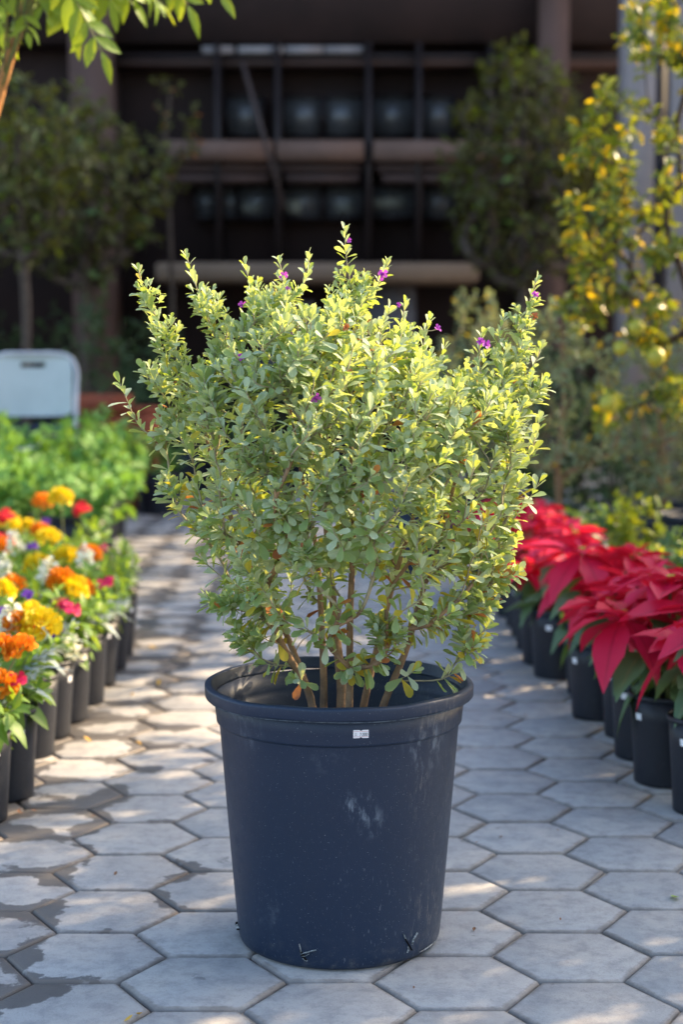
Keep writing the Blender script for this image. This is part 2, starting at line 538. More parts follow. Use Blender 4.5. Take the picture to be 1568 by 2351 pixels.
def tube(pts, rad, sides=6, cap=True):
    P = np.asarray(pts, float)
    n = len(P)
    R = np.full(n, rad, float) if np.isscalar(rad) else np.asarray(rad, float)
    D = np.gradient(P, axis=0)
    D /= np.maximum(np.linalg.norm(D, axis=1, keepdims=True), 1e-9)
    up = np.array([0.31, 0.17, 0.93])
    if abs(D[0] @ up) > 0.9:
        up = np.array([1.0, 0.1, 0.0])
    V = []
    u = np.cross(D[0], up)
    u /= np.linalg.norm(u)
    for i in range(n):
        u = u - D[i] * (u @ D[i])
        nu = np.linalg.norm(u)
        u = u / nu if nu > 1e-6 else np.cross(D[i], up)
        v = np.cross(D[i], u)
        a = np.arange(sides) * 2 * math.pi / sides
        V.append(P[i] + R[i] * (np.cos(a)[:, None] * u + np.sin(a)[:, None] * v))
    V = np.concatenate(V)
    T = []
    for i in range(n - 1):
        for k in range(sides):
            a, b = i * sides + k, i * sides + (k + 1) % sides
            T += [(a, b, b + sides), (a, b + sides, a + sides)]
    if cap:
        e = (n - 1) * sides
        for k in range(1, sides - 1):
            T += [(0, k + 1, k), (e, e + k, e + k + 1)]
    return V, np.array(T)

def lathe(prof, seg=32, center=(0, 0, 0)):
    prof = np.asarray(prof, float)
    a = np.arange(seg) * 2 * math.pi / seg
    V = []
    for r, z in prof:
        V.append(np.stack([np.cos(a) * r, np.sin(a) * r, np.full(seg, z)], 1))
    V = np.concatenate(V) + np.array(center)
    T = []
    for i in range(len(prof) - 1):
        for k in range(seg):
            p, q = i * seg + k, i * seg + (k + 1) % seg
            T += [(p, q, q + seg), (p, q + seg, p + seg)]
    return V, np.array(T)

# leaf templates: base at the origin, length along +Y (1 unit), face along +Z
def leaf_tpl(prof, fold=0.25, curl=0.15, wave=0.0, seed=0):
    r = random.Random(seed)
    V, rib, T = [], [], []
    rows = len(prof)
    for i, (t, w) in enumerate(prof):
        zc = -curl * t * t
        z = zc + fold * w
        if w < 1e-5:
            V.append((0, t, zc))
            rib.append(0.5)
        else:
            wl = wave * r.uniform(-1, 1)
            wr = wave * r.uniform(-1, 1)
            V += [(-w, t, z + wl), (0, t, zc), (w, t, z + wr)]
            rib += [1, 0, 1]
    idx, k = [], 0
    for (t, w) in prof:
        c = 1 if w < 1e-5 else 3
        idx.append(list(range(k, k + c)))
        k += c
    for a, b in zip(idx[:-1], idx[1:]):
        if len(a) == 1 and len(b) == 3:
            T += [(a[0], b[1], b[0]), (a[0], b[2], b[1])]
        elif len(a) == 3 and len(b) == 3:
            T += [(a[0], a[1], b[1]), (a[0], b[1], b[0]), (a[1], a[2], b[2]), (a[1], b[2], b[1])]
        elif len(a) == 3 and len(b) == 1:
            T += [(a[0], a[1], b[0]), (a[1], a[2], b[0])]
    return np.array(V, float), np.array(T, int), np.array(rib, float)

TP = {}
TP['sage'] = [leaf_tpl([(0, 0), (0.18, 0.055), (0.48, 0.15), (0.76, 0.205), (0.93, 0.135), (1.0, 0)], f, c, 0.01, s)
              for s, (f, c) in enumerate([(0.35, 0.10), (0.2, 0.22), (0.5, -0.06)])]
TP['ovate'] = [leaf_tpl([(0, 0), (0.10, 0.10), (0.34, 0.25), (0.62, 0.22), (0.86, 0.10), (1, 0)], f, c, 0.015, s)
               for s, (f, c) in enumerate([(0.3, 0.25), (0.15, 0.4), (0.45, 0.1)])]
TP['citrus'] = [leaf_tpl([(0, 0), (0.12, 0.09), (0.38, 0.23), (0.64, 0.22), (0.88, 0.10), (1, 0)], f, c, 0.02, s)
                for s, (f, c) in enumerate([(0.5, 0.2), (0.3, 0.45), (0.6, 0.05)])]
TP['lance'] = [leaf_tpl([(0, 0), (0.12, 0.055), (0.40, 0.13), (0.68, 0.11), (0.9, 0.04), (1, 0)], f, c, 0.01, s)
               for s, (f, c) in enumerate([(0.3, 0.3), (0.2, 0.6), (0.4, 0.1)])]
TP['broad'] = [leaf_tpl([(0, 0), (0.08, 0.06), (0.3, 0.20), (0.55, 0.24), (0.8, 0.15), (0.93, 0.06), (1, 0)], f, c, 0.015, s)
               for s, (f, c) in enumerate([(0.35, 0.3), (0.25, 0.6), (0.45, 0.15)])]
TP['bract'] = [leaf_tpl([(0, 0), (0.07, 0.05), (0.22, 0.17), (0.38, 0.235), (0.50, 0.225), (0.60, 0.22), (0.78, 0.13), (0.92, 0.05), (1, 0)], f, c, 0.02, s)
               for s, (f, c) in enumerate([(0.30, 0.22), (0.2, 0.42), (0.42, 0.08), (0.25, 0.6)])]
TP['poin'] = [leaf_tpl([(0, 0), (0.05, 0.09), (0.18, 0.23), (0.36, 0.30), (0.46, 0.24), (0.58, 0.245), (0.78, 0.13), (0.92, 0.045), (1, 0)], f, c, 0.015, s)
              for s, (f, c) in enumerate([(0.35, 0.35), (0.25, 0.6), (0.45, 0.2)])]
TP['petal'] = [leaf_tpl([(0, 0.03), (0.4, 0.22), (0.8, 0.36), (1.0, 0.22)], 0.15, c, 0.06, s) for s, c in enumerate([0.2, 0.5, -0.1])]
TP['needle'] = [leaf_tpl([(0, 0.03), (0.5, 0.085), (1, 0)], 0.3, 0.1, 0.0, 1)]
TP['tri'] = [leaf_tpl([(0, 0), (0.45, 0.24), (1, 0)], 0.3, 0.25, 0.0, 1), leaf_tpl([(0, 0), (0.5, 0.28), (1, 0)], 0.1, -0.1, 0.0, 1)]
TPM = {}

def unit(v):
    v = np.asarray(v, float)
    return v / max(np.linalg.norm(v), 1e-9)

class Leaves:                   # a set of leaves: position, direction, face normal, length, template, material
    def __init__(self):
        self.A = []
    def add(self, pos, d, n, s, kind, mat, wid=1.0):
        d = unit(d)
        n = np.asarray(n, float)
        x = np.cross(d, n)
        if np.linalg.norm(x) < 1e-4:
            x = np.cross(d, (0.3, 0.7, 0.2))
        x = unit(x)
        z = np.cross(x, d)
        self.A.append((np.asarray(pos, float), x * wid, d, z, s, kind, mat))
    def mats(self):
        return sorted({a[6] for a in self.A})
    def merged(self, name, items):
        ms = sorted({a[6] for a in items})
        Vs, Ts, Rs, Ms, n = [], [], [], [], 0
        for i, (p, x, d, z, s, kind, mat) in enumerate(items):
            tp = TP[kind]
            V, T, r = tp[i % len(tp)]
            Vs.append((V[:, 0:1] * x + V[:, 1:2] * d + V[:, 2:3] * z) * s + p)
            Ts.append(T + n)
            Rs.append(r)
            Ms.append(np.full(len(T), ms.index(mat)))
            n += len(V)
        return np_mesh(name, np.concatenate(Vs), np.concatenate(Ts), [M[m] for m in ms], np.concatenate(Ms), np.concatenate(Rs))
    def build(self, parent, n_parts, base=(0, 0, 0), part='leaf', rest='foliage', off=(0, 0, 0), stuff=True):
        """the n_parts leaves that show largest are objects of their own, the rest is one part"""
        base = np.asarray(base, float)
        off = np.asarray(off, float)
        items = self.A
        if not items:
            return
        if n_parts > 0:
            W = np.array([a[0] for a in items]) + base
            px, py, dz = project(W)
            S = np.array([a[4] for a in items])
            Z = np.array([a[3] for a in items])
            vd = W - np.array([0, 0, HC])
            vd /= np.linalg.norm(vd, axis=1, keepdims=True)
            face = np.abs((Z * vd).sum(1))
            inframe = (px > -20) & (px < 1590) & (py > -20) & (py < 2370)
            front = -(dz - dz.mean()) / max(dz.std(), 1e-3)
            score = S / dz * (0.4 + face) * np.exp(0.9 * np.clip(front, -2, 2)) * np.where(inframe, 1, 0.01)
            order = np.argsort(-score)
        else:
            order = np.arange(len(items))
        sel = order[:n_parts]
        oth = order[n_parts:]
        for i in sel:
            p, x, d, z, s, kind, mat = items[i]
            tp = TP[kind]
            j = int(i) % len(tp)
            key = (kind, j, mat)
            if key not in TPM:
                V, T, r = tp[j]
                TPM[key] = np_mesh(part, V, T, M[mat], None, r)
            m4 = Matrix(((x[0] * s, d[0] * s, z[0] * s, p[0]), (x[1] * s, d[1] * s, z[1] * s, p[1]),
                         (x[2] * s, d[2] * s, z[2] * s, p[2]), (0, 0, 0, 1)))
            link(part, TPM[key], parent, m4)
        if len(oth):
            me = self.merged(rest, [items[i] for i in oth])
            link(rest, me, parent, kind='stuff' if stuff else None)

# growth: shoots reach out from a skeleton to given tips
class Skeleton:
    def __init__(self):
        self.P, self.D, self.par, self.shoots = [], [], [], []
    def trunk(self, pts, step=0.02):
        pts = resample(np.asarray(pts, float), step)
        D = np.gradient(pts, axis=0)
        base = len(self.P)
        ids = []
        for i, p in enumerate(pts):
            self.P.append(p)
            self.D.append(unit(D[i]))
            self.par.append(-1 if i == 0 else base + i - 1)
            ids.append(base + i)
        self.shoots.append(ids)
        return ids
    def reach(self, tip, tipdir, step=0.015, minlen=0.04, bend=0.35, zpen=1.2, maxattach=None):
        P = np.array(self.P)
        D = np.array(self.D)
        tip = np.asarray(tip, float)
        df = tip - P
        dist = np.linalg.norm(df, axis=1)
        cos = (df * D).sum(1) / np.maximum(dist, 1e-6)
        hor = np.linalg.norm(df[:, :2], axis=1)
        cost = dist * (1 + 0.7 * (1 - cos)) + zpen * np.maximum(0, P[:, 2] - (tip[2] - 0.35 * hor)) + np.where(dist < minlen, 5, 0)
        i = int(np.argmin(cost))
        L = dist[i]
        td = unit(tipdir)
        d0 = unit(D[i] * 0.6 + unit(df[i]) * 0.7)
        a, b, c, d = P[i], P[i] + d0 * L * bend, tip - td * L * bend, tip
        n = max(4, int(L / step))
        t = np.linspace(0, 1, n + 1)[:, None]
        pts = (1 - t) ** 3 * a + 3 * (1 - t) ** 2 * t * b + 3 * (1 - t) * t * t * c + t ** 3 * d
        G = np.gradient(pts, axis=0)
        ids = [i]
        for k in range(1, n + 1):
            self.P.append(pts[k])
            self.D.append(unit(G[k]))
            self.par.append(ids[-1])
            ids.append(len(self.P) - 1)
        self.shoots.append(ids)
        return ids
    def radii(self, rt, power=0.45, rmax=1.0):
        cnt = np.zeros(len(self.P))
        for s in self.shoots:
            cnt[s[-1]] += 1
        for i in range(len(self.P) - 1, -1, -1):
            if self.par[i] >= 0:
                cnt[self.par[i]] += cnt[i]
        self.cnt = cnt
        return np.minimum(rt * np.maximum(cnt, 1) ** power, rmax)

def resample(P, step):
    seg = np.linalg.norm(np.diff(P, axis=0), axis=1)
    s = np.concatenate([[0], np.cumsum(seg)])
    n = max(2, int(s[-1] / step) + 1)
    # smooth with a Catmull-Rom style interpolation per axis
    t = np.linspace(0, s[-1], n)
    Q = np.stack([np.interp(t, s, P[:, k]) for k in range(3)], 1)
    for _ in range(3):
        Q[1:-1] = (Q[:-2] + 2 * Q[1:-1] + Q[2:]) / 4
    return Q

GA = 2.39996
def leaf_run(LV, pts, L, spacing, size, kinds, rng, el0=25, el1=75, droop=0.25, start=0.0, wid=1.0, tipscale=0.55, jit=0.25):
    """leaves in a spiral along the last L metres of a shoot; kinds(frac, pos) -> (template, material)"""
    pts = np.asarray(pts, float)[::-1]
    seg = np.linalg.norm(np.diff(pts, axis=0), axis=1)
    s = np.concatenate([[0], np.cumsum(seg)])
    L = min(L, s[-1])
    a = rng.uniform(0, 6.28)
    t = start
    while t <= L:
        p = np.array([np.interp(t, s, pts[:, k]) for k in range(3)])
        q = np.array([np.interp(max(t - 0.01, 0), s, pts[:, k]) for k in range(3)])
        q2 = np.array([np.interp(t + 0.01, s, pts[:, k]) for k in range(3)])
        T = unit(q - q2)
        u = unit(np.cross(T, (0.2, 0.5, 0.84)) + 1e-6)
        v = np.cross(T, u)
        fr = min(1.0, t / max(L, 1e-6))
        for pair in range(2 if t < spacing * 1.5 else 1):
            a += GA + rng.uniform(-0.4, 0.4)
            el = math.radians(el0 + (el1 - el0) * min(1, fr * 1.4) + rng.uniform(-14, 14))
            radial = math.cos(a) * u + math.sin(a) * v
            d = math.cos(el) * T + math.sin(el) * radial
            d = unit(d + np.array([rng.uniform(-jit, jit) * 0.5, rng.uniform(-jit, jit) * 0.5, -droop * (0.2 + fr) + rng.uniform(-jit, jit) * 0.5]))
            nrm = T * 0.9 - radial * 0.2 + np.array([0, 0, 0.35]) + np.array([rng.uniform(-jit, jit) for _ in range(3)])
            sc = size * (tipscale + (1 - tipscale) * min(1, fr * 2.2)) * rng.uniform(0.8, 1.15)
            k, m = kinds(fr, p)
            LV.add(p, d, nrm, sc, k, m, wid)
        t += spacing * rng.uniform(0.75, 1.3)

def stems(sk, R, parent, mat_thick, mat_thin, off, thin=0.002, name='stem', thin_name='twigs', sides=7, thick_each=True):
    """thick shoots each a part of their own, thin ones joined into one part"""
    off = np.asarray(off, float)
    thinmb = MB()
    P = np.array(sk.P)
    for s in sk.shoots:
        r = np.array([R[i] for i in s])
        r[0] = min(r[0], r[1] * 1.15)
        if r.max() > thin and thick_each:
            mb = MB()
            mb.tube(P[s] - off, r, sides)
            mb.build(name, mat_thick, parent, True)
        else:
            thinmb.tube(P[s] - off, r, 4)
    if thinmb.V:
        thinmb.build(thin_name, mat_thin, parent, True, kind='stuff')

# ------------------------------------------------------------------ ground and paving
mb = MB()
mb.box(-150, 150, -60, 200, -0.20, -0.0075)
gr = mb.build('ground', M['sand'])
gr['kind'] = 'structure'
paving = bpy.data.objects.new('paving', None)
COL.objects.link(paving)
paving['kind'] = 'structure'

HA = 0.1215                     # paver edge
FLAT = 0.1990                   # paver depth, flat to flat: slightly squat
SQ = FLAT / (HA * math.sqrt(3))
def hex_tpl(gap=0.0022, bev=0.0055, depth=0.03):
    V, E, T = [(0, 0, 0)], [0.0], []
    def ring(r, z, e):
        for k in range(6):
            a = math.radians(60 * k)
            V.append((r * math.cos(a), r * math.sin(a) * SQ, z))
            E.append(e)
    R = HA - gap / 0.866
    ring(R - bev * 1.15, 0.0, 0.965)
    ring(R - bev * 0.45, -0.0013, 0.99)
    ring(R, -0.0048, 1.0)
    ring(R, -depth, 1.0)
    for k in range(6):
        n = (k + 1) % 6
        T.append((0, 1 + k, 1 + n))
        for j in range(3):
            a, b = 1 + 6 * j + k, 1 + 6 * j + n
            T += [(a, a + 6, b + 6), (a, b + 6, b)]
    return np.array(V, float), np.array(T), np.array(E, float)
HV, HT, HE = hex_tpl()
hex_me = np_mesh('paver', HV, HT, M['paver'], None, HE, False, 'edge')
c0 = ground(1337, 2250)         # middle of a paver's near edge
hx0, hy0 = c0[0], c0[1] + FLAT / 2
YAW = math.radians(0.3)
cells = []
for i in range(-26, 20):
    for j in range(-12, 62):
        x = i * 1.5 * HA
        y = (j + (0.5 if i % 2 else 0)) * FLAT
        X = hx0 + x * math.cos(YAW) - y * math.sin(YAW)
        Y = hy0 + x * math.sin(YAW) + y * math.cos(YAW)
        if -3.6 < X < 3.4 and 0.3 < Y < 11.4:
            px, py, dz = project(np.array([X, Y, 0.0]))
            vis = -90 < px < 1660 and 1100 < py < 2500
            hid = (X < -0.80 or X > 0.74) or (abs(X) < 0.1 and abs(Y - 2.4) < 0.08)
            cells.append(((0 if vis and not hid else 1), dz, X, Y))
cells.sort()
rest_V, rest_T, rest_E, nn = [], [], [], 0
for k, (h, dz, X, Y) in enumerate(cells):
    tz = RNG.uniform(-0.0012, 0.0008)
    tx, ty = RNG.gauss(0, 0.0035), RNG.gauss(0, 0.0035)
    rz = RNG.gauss(0, 0.008) + YAW + math.pi * RNG.randrange(2)
    m4 = Matrix.Translation((X + RNG.gauss(0, 0.0009), Y + RNG.gauss(0, 0.0009), tz - 0.0003)) @ Matrix.Rotation(tx, 4, 'X') @ Matrix.Rotation(ty, 4, 'Y') @ Matrix.Rotation(rz, 4, 'Z')
    if k < 300:
        link('paver', hex_me, paving, m4)
    else:
        A = np.array(m4)
        rest_V.append(HV @ A[:3, :3].T + A[:3, 3])
        rest_T.append(HT + nn)
        rest_E.append(HE)
        nn += len(HV)
link('far_pavers', np_mesh('far_pavers', np.concatenate(rest_V), np.concatenate(rest_T), M['paver'], None, np.concatenate(rest_E), False, 'edge'), paving, kind='stuff')

# ------------------------------------------------------------------ building behind
BY = 13.0
def FX(x, Y=BY):
    return (x - 784.0) / F * Y * 1.005
def FZ(y, Y=BY):
    return float(at(784, y, Y)[2])
bld = thing('building', 'dark brown multi-storey building with ledges and windows behind the nursery', 'building', (0, BY, 0))
def bbox(name, mat, x0, x1, y0, y1, dep, front, parent=bld, bev=0.0, back=None):
    """a box on the facade given by photo pixels; front = metres proud of the wall"""
    b = MB()
    b.box(FX(x0, BY - front), FX(x1, BY - front), -front, (0.0 if back is None else back), FZ(y1, BY - front), FZ(y0, BY - front), bev)
    return b.build(name, mat, parent)
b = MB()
b.box(-9, 9, 0.30, 2.0, -0.05, 7.4)  # upper part out of view, raised to shade the trees in front
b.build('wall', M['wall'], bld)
b = MB()
b.box(-9, 9, -0.8, 2.2, 4.35, 4.65)  # overhang added above the view to shade the facade and trees
b.build('shade_overhang', M['wall'], bld)
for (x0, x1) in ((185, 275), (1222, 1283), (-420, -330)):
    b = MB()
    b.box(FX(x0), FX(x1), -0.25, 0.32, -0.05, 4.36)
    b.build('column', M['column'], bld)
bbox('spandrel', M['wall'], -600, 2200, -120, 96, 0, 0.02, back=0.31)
for (x0, x1) in ((472, 541), (552, 652), (658, 742), (746, 832)):  # pale beam pieces painted to look like a lit wall top
    bbox('painted_lit_strip', M['strip'], x0, x1, 106, 121, 0, 0.10, back=0.31)
bbox('beam', M['mullion'], 280, 1420, 122, 135, 0, 0.06, back=0.31)
bbox('beam', M['thin_band'], 280, 1420, 138, 147, 0, 0.04, back=0.31)
for (x0, x1) in ((380, 628), (638, 834), (856, 1215)):
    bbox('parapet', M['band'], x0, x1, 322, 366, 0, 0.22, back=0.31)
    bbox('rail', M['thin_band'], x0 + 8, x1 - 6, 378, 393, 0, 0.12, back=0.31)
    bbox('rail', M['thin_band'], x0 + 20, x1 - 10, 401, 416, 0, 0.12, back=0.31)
for x in (505, 640, 845, 958, 1120):
    bbox('mullion', M['mullion'], x - 6, x + 6, 96, 600, 0, 0.16, back=0.31)
def window(x0, x1, y0, y1, bright_spot=None):
    w = MB()
    t = 5
    for (a, b2, c, d) in ((x0 - t, x1 + t, y0 - t, y0), (x0 - t, x1 + t, y1, y1 + t), (x0 - t, x0, y0, y1), (x1, x1 + t, y0, y1)):
        w.box(FX(a), FX(b2), 0.06, 0.31, FZ(d), FZ(c))
    f = w.build('window', M['mullion'], bld)
    g = MB()
    g.box(FX(x0), FX(x1), 0.10, 0.13, FZ(y1), FZ(y0))
    g.build('pane', M['glass'], f)
    if bright_spot:  # pale plate painted as a bright spot of light in the pane
        bb = MB()
        bb.box(FX(bright_spot[0]), FX(bright_spot[1]), 0.08, 0.098, FZ(bright_spot[3]), FZ(bright_spot[2]))
        bb.build('bright_spot', M['bright_spot'], f)
for (x0, x1) in ((528, 602), (655, 735), (748, 830), (854, 945), (966, 1035)):
    window(x0, x1, 218, 306)
for k, (x0, x1) in enumerate(((455, 500), (515, 545), (552, 630), (656, 735), (748, 830), (856, 950), (968, 1040))):
    bl = [None, None, (560, 600, 462, 486), (660, 692, 456, 488), (770, 808, 462, 486), (858, 925, 452, 476), None][k]
    window(x0, x1, 426, 496, bl)
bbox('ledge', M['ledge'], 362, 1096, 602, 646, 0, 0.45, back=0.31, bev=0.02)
bbox('grey_panel', M['panel'], 842, 952, 650, 830, 0, 0.05, back=0.31)
bbox('grey_panel', M['panel'], 600, 720, 690, 860, 0, 0.03, back=0.31)
for (p, q) in (((556, 140), (652, 480)), ((1290, 470), (1150, 600))):
    a1, a2 = at(p[0], p[1], BY - 0.3), at(q[0], q[1], BY - 0.3)
    b = MB()
    b.tube([a1 - np.array([0, BY, 0]), a2 - np.array([0, BY, 0])], 0.02, 6)
    b.build('brace', M['net_seam'], bld, True)
# pair of grey posts by the lemon tree
post = thing('porch_wall', 'pale grey pilasters with a dark gap behind the lemon tree', 'wall', (FX(1500, 10), 10.0, 0))
for (x0, x1, m, d0) in ((1422, 1489, 'grey_post', 0.0), (1525, 1760, 'grey_post', 0.02)):
    b = MB()
    b.box(FX(x0, 10) - FX(1500, 10), FX(x1, 10) - FX(1500, 10), d0, 0.30, 0, 4.0, 0.008)
    b.build('pilaster', M[m], post)
b = MB()
b.box(FX(1489, 10) - FX(1500, 10) + 0.001, FX(1525, 10) - FX(1500, 10) - 0.001, 0.16, 0.28, 0, 4.0)
b.build('recess', M['dark_recess'], post)

# ------------------------------------------------------------------ big pot
PX, PY = -0.0036, 2.40
POT_H = 0.400
big = thing('plastic_pot', 'large blue-black plastic nursery pot on the hexagonal paving holding the silvery shrub', 'pot', (PX, PY, 0.0008))
b = MB()
prof = [(0.0, 0.004), (0.140, 0.003), (0.148, 0.0), (0.1535, 0.003), (0.156, 0.010), (0.1575, 0.022)]
for k in range(1, 11):
    t = k / 10.0
    prof.append((0.1575 + (0.1835 - 0.1575) * t ** 0.96, 0.022 + (0.338 - 0.022) * t))
prof += [(0.1838, 0.3395), (0.1848, 0.3402), (0.1874, 0.3416), (0.1880, 0.3424), (0.1883, 0.3450), (0.1895, 0.358), (0.1925, 0.3795)]
# inner wall
inner = [(0.1890, 0.3815), (0.1855, 0.352), (0.1835, 0.345), (0.1800, 0.342), (0.176, 0.25), (0.172, 0.22)]
V, T = lathe(prof + inner, 96)
b.add(V, T)
b.build('body', M['big_pot'], big, True)
b = MB()
rp = [(0.1926, 0.3802), (0.2025, 0.3800), (0.2048, 0.3806), (0.2053, 0.3818), (0.2058, 0.3950), (0.2055, 0.3972), (0.2042, 0.3986), (0.1975, 0.3996), (0.1958, 0.3992),
      (0.1950, 0.3980), (0.1915, 0.3850), (0.1889, 0.3815), (0.1926, 0.3802)]
V, T = lathe(rp, 96)
rr_ = random.Random(5)
ph = [rr_.uniform(0, 6) for _ in range(6)]
ang = np.arctan2(V[:, 1], V[:, 0])
wob = 0.0011 * np.sin(2 * ang + ph[0]) + 0.0008 * np.sin(5 * ang + ph[1]) + 0.0005 * np.sin(11 * ang + ph[2])
V[:, 2] += wob
b.add(V, T)
b.build('rim', M['big_pot'], big, True)
# flash line under the rim
b = MB()
a = np.linspace(-math.pi, math.pi, 97)
zz = 0.3790 + 0.0011 * np.sin(2 * a + ph[0]) + 0.0008 * np.sin(5 * a + ph[1])
b.tube(np.stack([0.2020 * np.cos(a), 0.2020 * np.sin(a), zz], 1), 0.0009, 4)
b.build('moulding_line', M['smear'], big, True)
b = MB()
sv, stt = lathe([(0.1765, 0.298), (0.14, 0.302), (0.09, 0.307), (0.04, 0.312), (0.0, 0.314)], 48)
sv[:, 2] += NP.normal(0, 0.002, len(sv))
b.add(sv, stt)
b.build('soil', M['soil'], big, True)

def pot_r(z):
    t = min(max((z - 0.022) / 0.316, 0), 1)
    return 0.1575 + 0.026 * t ** 0.96 if z < 0.340 else 0.188 + (z - 0.3465) * 0.11
def on_pot(x, y, push=0.0):
    """point of the pot's surface seen at a pixel, local to the pot"""
    lo, hi = PY - 0.23, PY
    for _ in range(60):
        mid = (lo + hi) / 2
        p = at(x, y, mid)
        r = math.hypot(p[0] - PX, p[1] - PY)
        if r > pot_r(p[2]):
            lo = mid
        else:
            hi = mid
    p = at(x, y, (lo + hi) / 2)
    phi = math.atan2(p[1] - PY, p[0] - PX)
    r = pot_r(p[2]) + push
    return np.array([r * math.cos(phi), r * math.sin(phi), p[2] - 0.0008])

def pot_sheet(pxy, push, ny=2):
    """thin sheet following the pot through a grid of pixels"""
    return [on_pot(x, y, push) for (x, y) in pxy]

# price sticker
def sticker_mesh():
    xs = np.linspace(811, 846, 19)
    pts, T = [], []
    for i, x in enumerate(xs):
        k = (i / 18.0)
        n = max(0.0, 1 - abs(x - 828.5) / 2.6)
        n = math.sqrt(n) * 2.2
        top = 1675.5 - 1.0 * k + n
        bot = 1694.0 - 1.0 * k - n
        pts += [on_pot(x, top, 0.0008), on_pot(x, bot, 0.0008)]
    for i in range(18):
        a = 2 * i
        T += [(a, a + 1, a + 3), (a, a + 3, a + 2)]
    b = MB()
    b.add(pts, T)
    return b
st = sticker_mesh().build('price_sticker', M['paper'], big)
def strip_on_pot(pts, w, push, mat, name, parent):
    """a thin line of ink along pixels"""
    b = MB()
    P0, T = [], []
    for (x, y) in pts:
        P0 += [on_pot(x, y - w / 2, push), on_pot(x, y + w / 2, push)]
    for i in range(len(pts) - 1):
        a = 2 * i
        T += [(a, a + 1, a + 3), (a, a + 3, a + 2)]
    b.add(P0, T)
    return b.build(name, mat, parent)
for yy in (1678.7, 1690.9):
    strip_on_pot([(811.5 + 34 * k / 8, yy - k / 8) for k in range(9)], 0.7, 0.0012, M['red_ink'], 'red_line', st)
def text_on_pot(txt, x0, x1, y0, y1, parent):
    cu = bpy.data.curves.new('price_text', 'FONT')
    cu.body = txt
    cu.size = 1.0
    cu.fill_mode = 'FRONT'
    to = bpy.data.objects.new('price_text', cu)
    COL.objects.link(to)
    dg = bpy.context.evaluated_depsgraph_get()
    me = bpy.data.meshes.new_from_object(to.evaluated_get(dg))
    bpy.data.objects.remove(to)
    co = np.zeros(len(me.vertices) * 3)
    me.vertices.foreach_get('co', co)
    co = co.reshape(-1, 3)
    mn, mx = co.min(0), co.max(0)
    k = (co - mn) / np.maximum(mx - mn, 1e-6)
    new = np.array([on_pot(x0 + (x1 - x0) * u, y1 + (y0 - y1) * v - u * 0.8, 0.0013) for u, v in k[:, :2]])
    me.vertices.foreach_set('co', new.ravel())
    me.update()
    me.materials.clear()
    me.materials.append(M['black_ink'])
    link('price_text', me, parent)
text_on_pot('7.000', 825.5, 844, 1681.5, 1689.3, st)
text_on_pot('D', 815.0, 818.4, 1682.2, 1685.2, st)
text_on_pot('H', 815.0, 818.4, 1686.2, 1689.4, st)

# torn places near the foot of the pot
def tear(strokes, label):
    root = None
    for (pts, w, mat, push) in strokes:
        rr2 = random.Random(len(pts) * 7 + int(w * 10))
        P0, T = [], []
        n = len(pts)
        for i, (x, y) in enumerate(pts):
            ww = w * (0.25 + math.sin(math.pi * (i + 0.35) / n)) * rr2.uniform(0.7, 1.3)
            dx, dy = (pts[min(i + 1, n - 1)][0] - pts[max(i - 1, 0)][0]), (pts[min(i + 1, n - 1)][1] - pts[max(i - 1, 0)][1])
            l = math.hypot(dx, dy)
            nx, ny = -dy / l, dx / l
            P0 += [on_pot(x - nx * ww, y - ny * ww, 0.0004), on_pot(x, y, push), on_pot(x + nx * ww, y + ny * ww, 0.0004)]
        for i in range(n - 1):
            a = 3 * i
            T += [(a, a + 1, a + 4), (a, a + 4, a + 3), (a + 1, a + 2, a + 5), (a + 1, a + 5, a + 4)]
        bb = MB()
        bb.add(P0, T)
        if root is None:
            root = bb.build('tear', M[mat], big)
        else:
            bb.build('torn_edge', M[mat], root)
Zm = lambda x, y: (431.2 + 0.45 * x, 1450.4 + 0.45 * y)
tear([([Zm(572, 1622), Zm(580, 1634), Zm(586, 1650), Zm(596, 1664), Zm(606, 1674)], 2.6, 'hole', 0.0030),
      ([Zm(570, 1588), Zm(573, 1604), Zm(577, 1620), Zm(580, 1642)], 1.1, 'tear', 0.0034),
      ([Zm(583, 1640), Zm(598, 1634), Zm(614, 1632), Zm(634, 1624), Zm(656, 1621)], 1.3, 'tear', 0.0040),
      ([Zm(584, 1650), Zm(600, 1652), Zm(622, 1640)], 0.8, 'tear', 0.0036),
      ([Zm(588, 1662), Zm(600, 1672), Zm(612, 1676)], 0.9, 'tear', 0.0036)], '')
tear([([Zm(1108, 1562), Zm(1118, 1580), Zm(1128, 1596), Zm(1142, 1622)], 1.7, 'hole', 0.0030),
      ([Zm(1098, 1538), Zm(1106, 1556), Zm(1114, 1572)], 0.9, 'tear', 0.0034),
      ([Zm(1168, 1532), Zm(1157, 1552), Zm(1148, 1570), Zm(1140, 1592)], 0.8, 'tear', 0.0034),
      ([Zm(1120, 1602), Zm(1124, 1618), Zm(1116, 1634)], 1.0, 'tear', 0.0034),
      ([Zm(1180, 1632), Zm(1205, 1620), Zm(1232, 1602), Zm(1262, 1578)], 0.7, 'tear', 0.0020)], '')
tear([([Zm(250, 1478), Zm(253, 1492), Zm(257, 1506), Zm(262, 1520)], 1.8, 'hole', 0.004),
      ([Zm(254, 1490), Zm(258, 1500), Zm(263, 1512)], 0.9, 'tear', 0.005)], '')

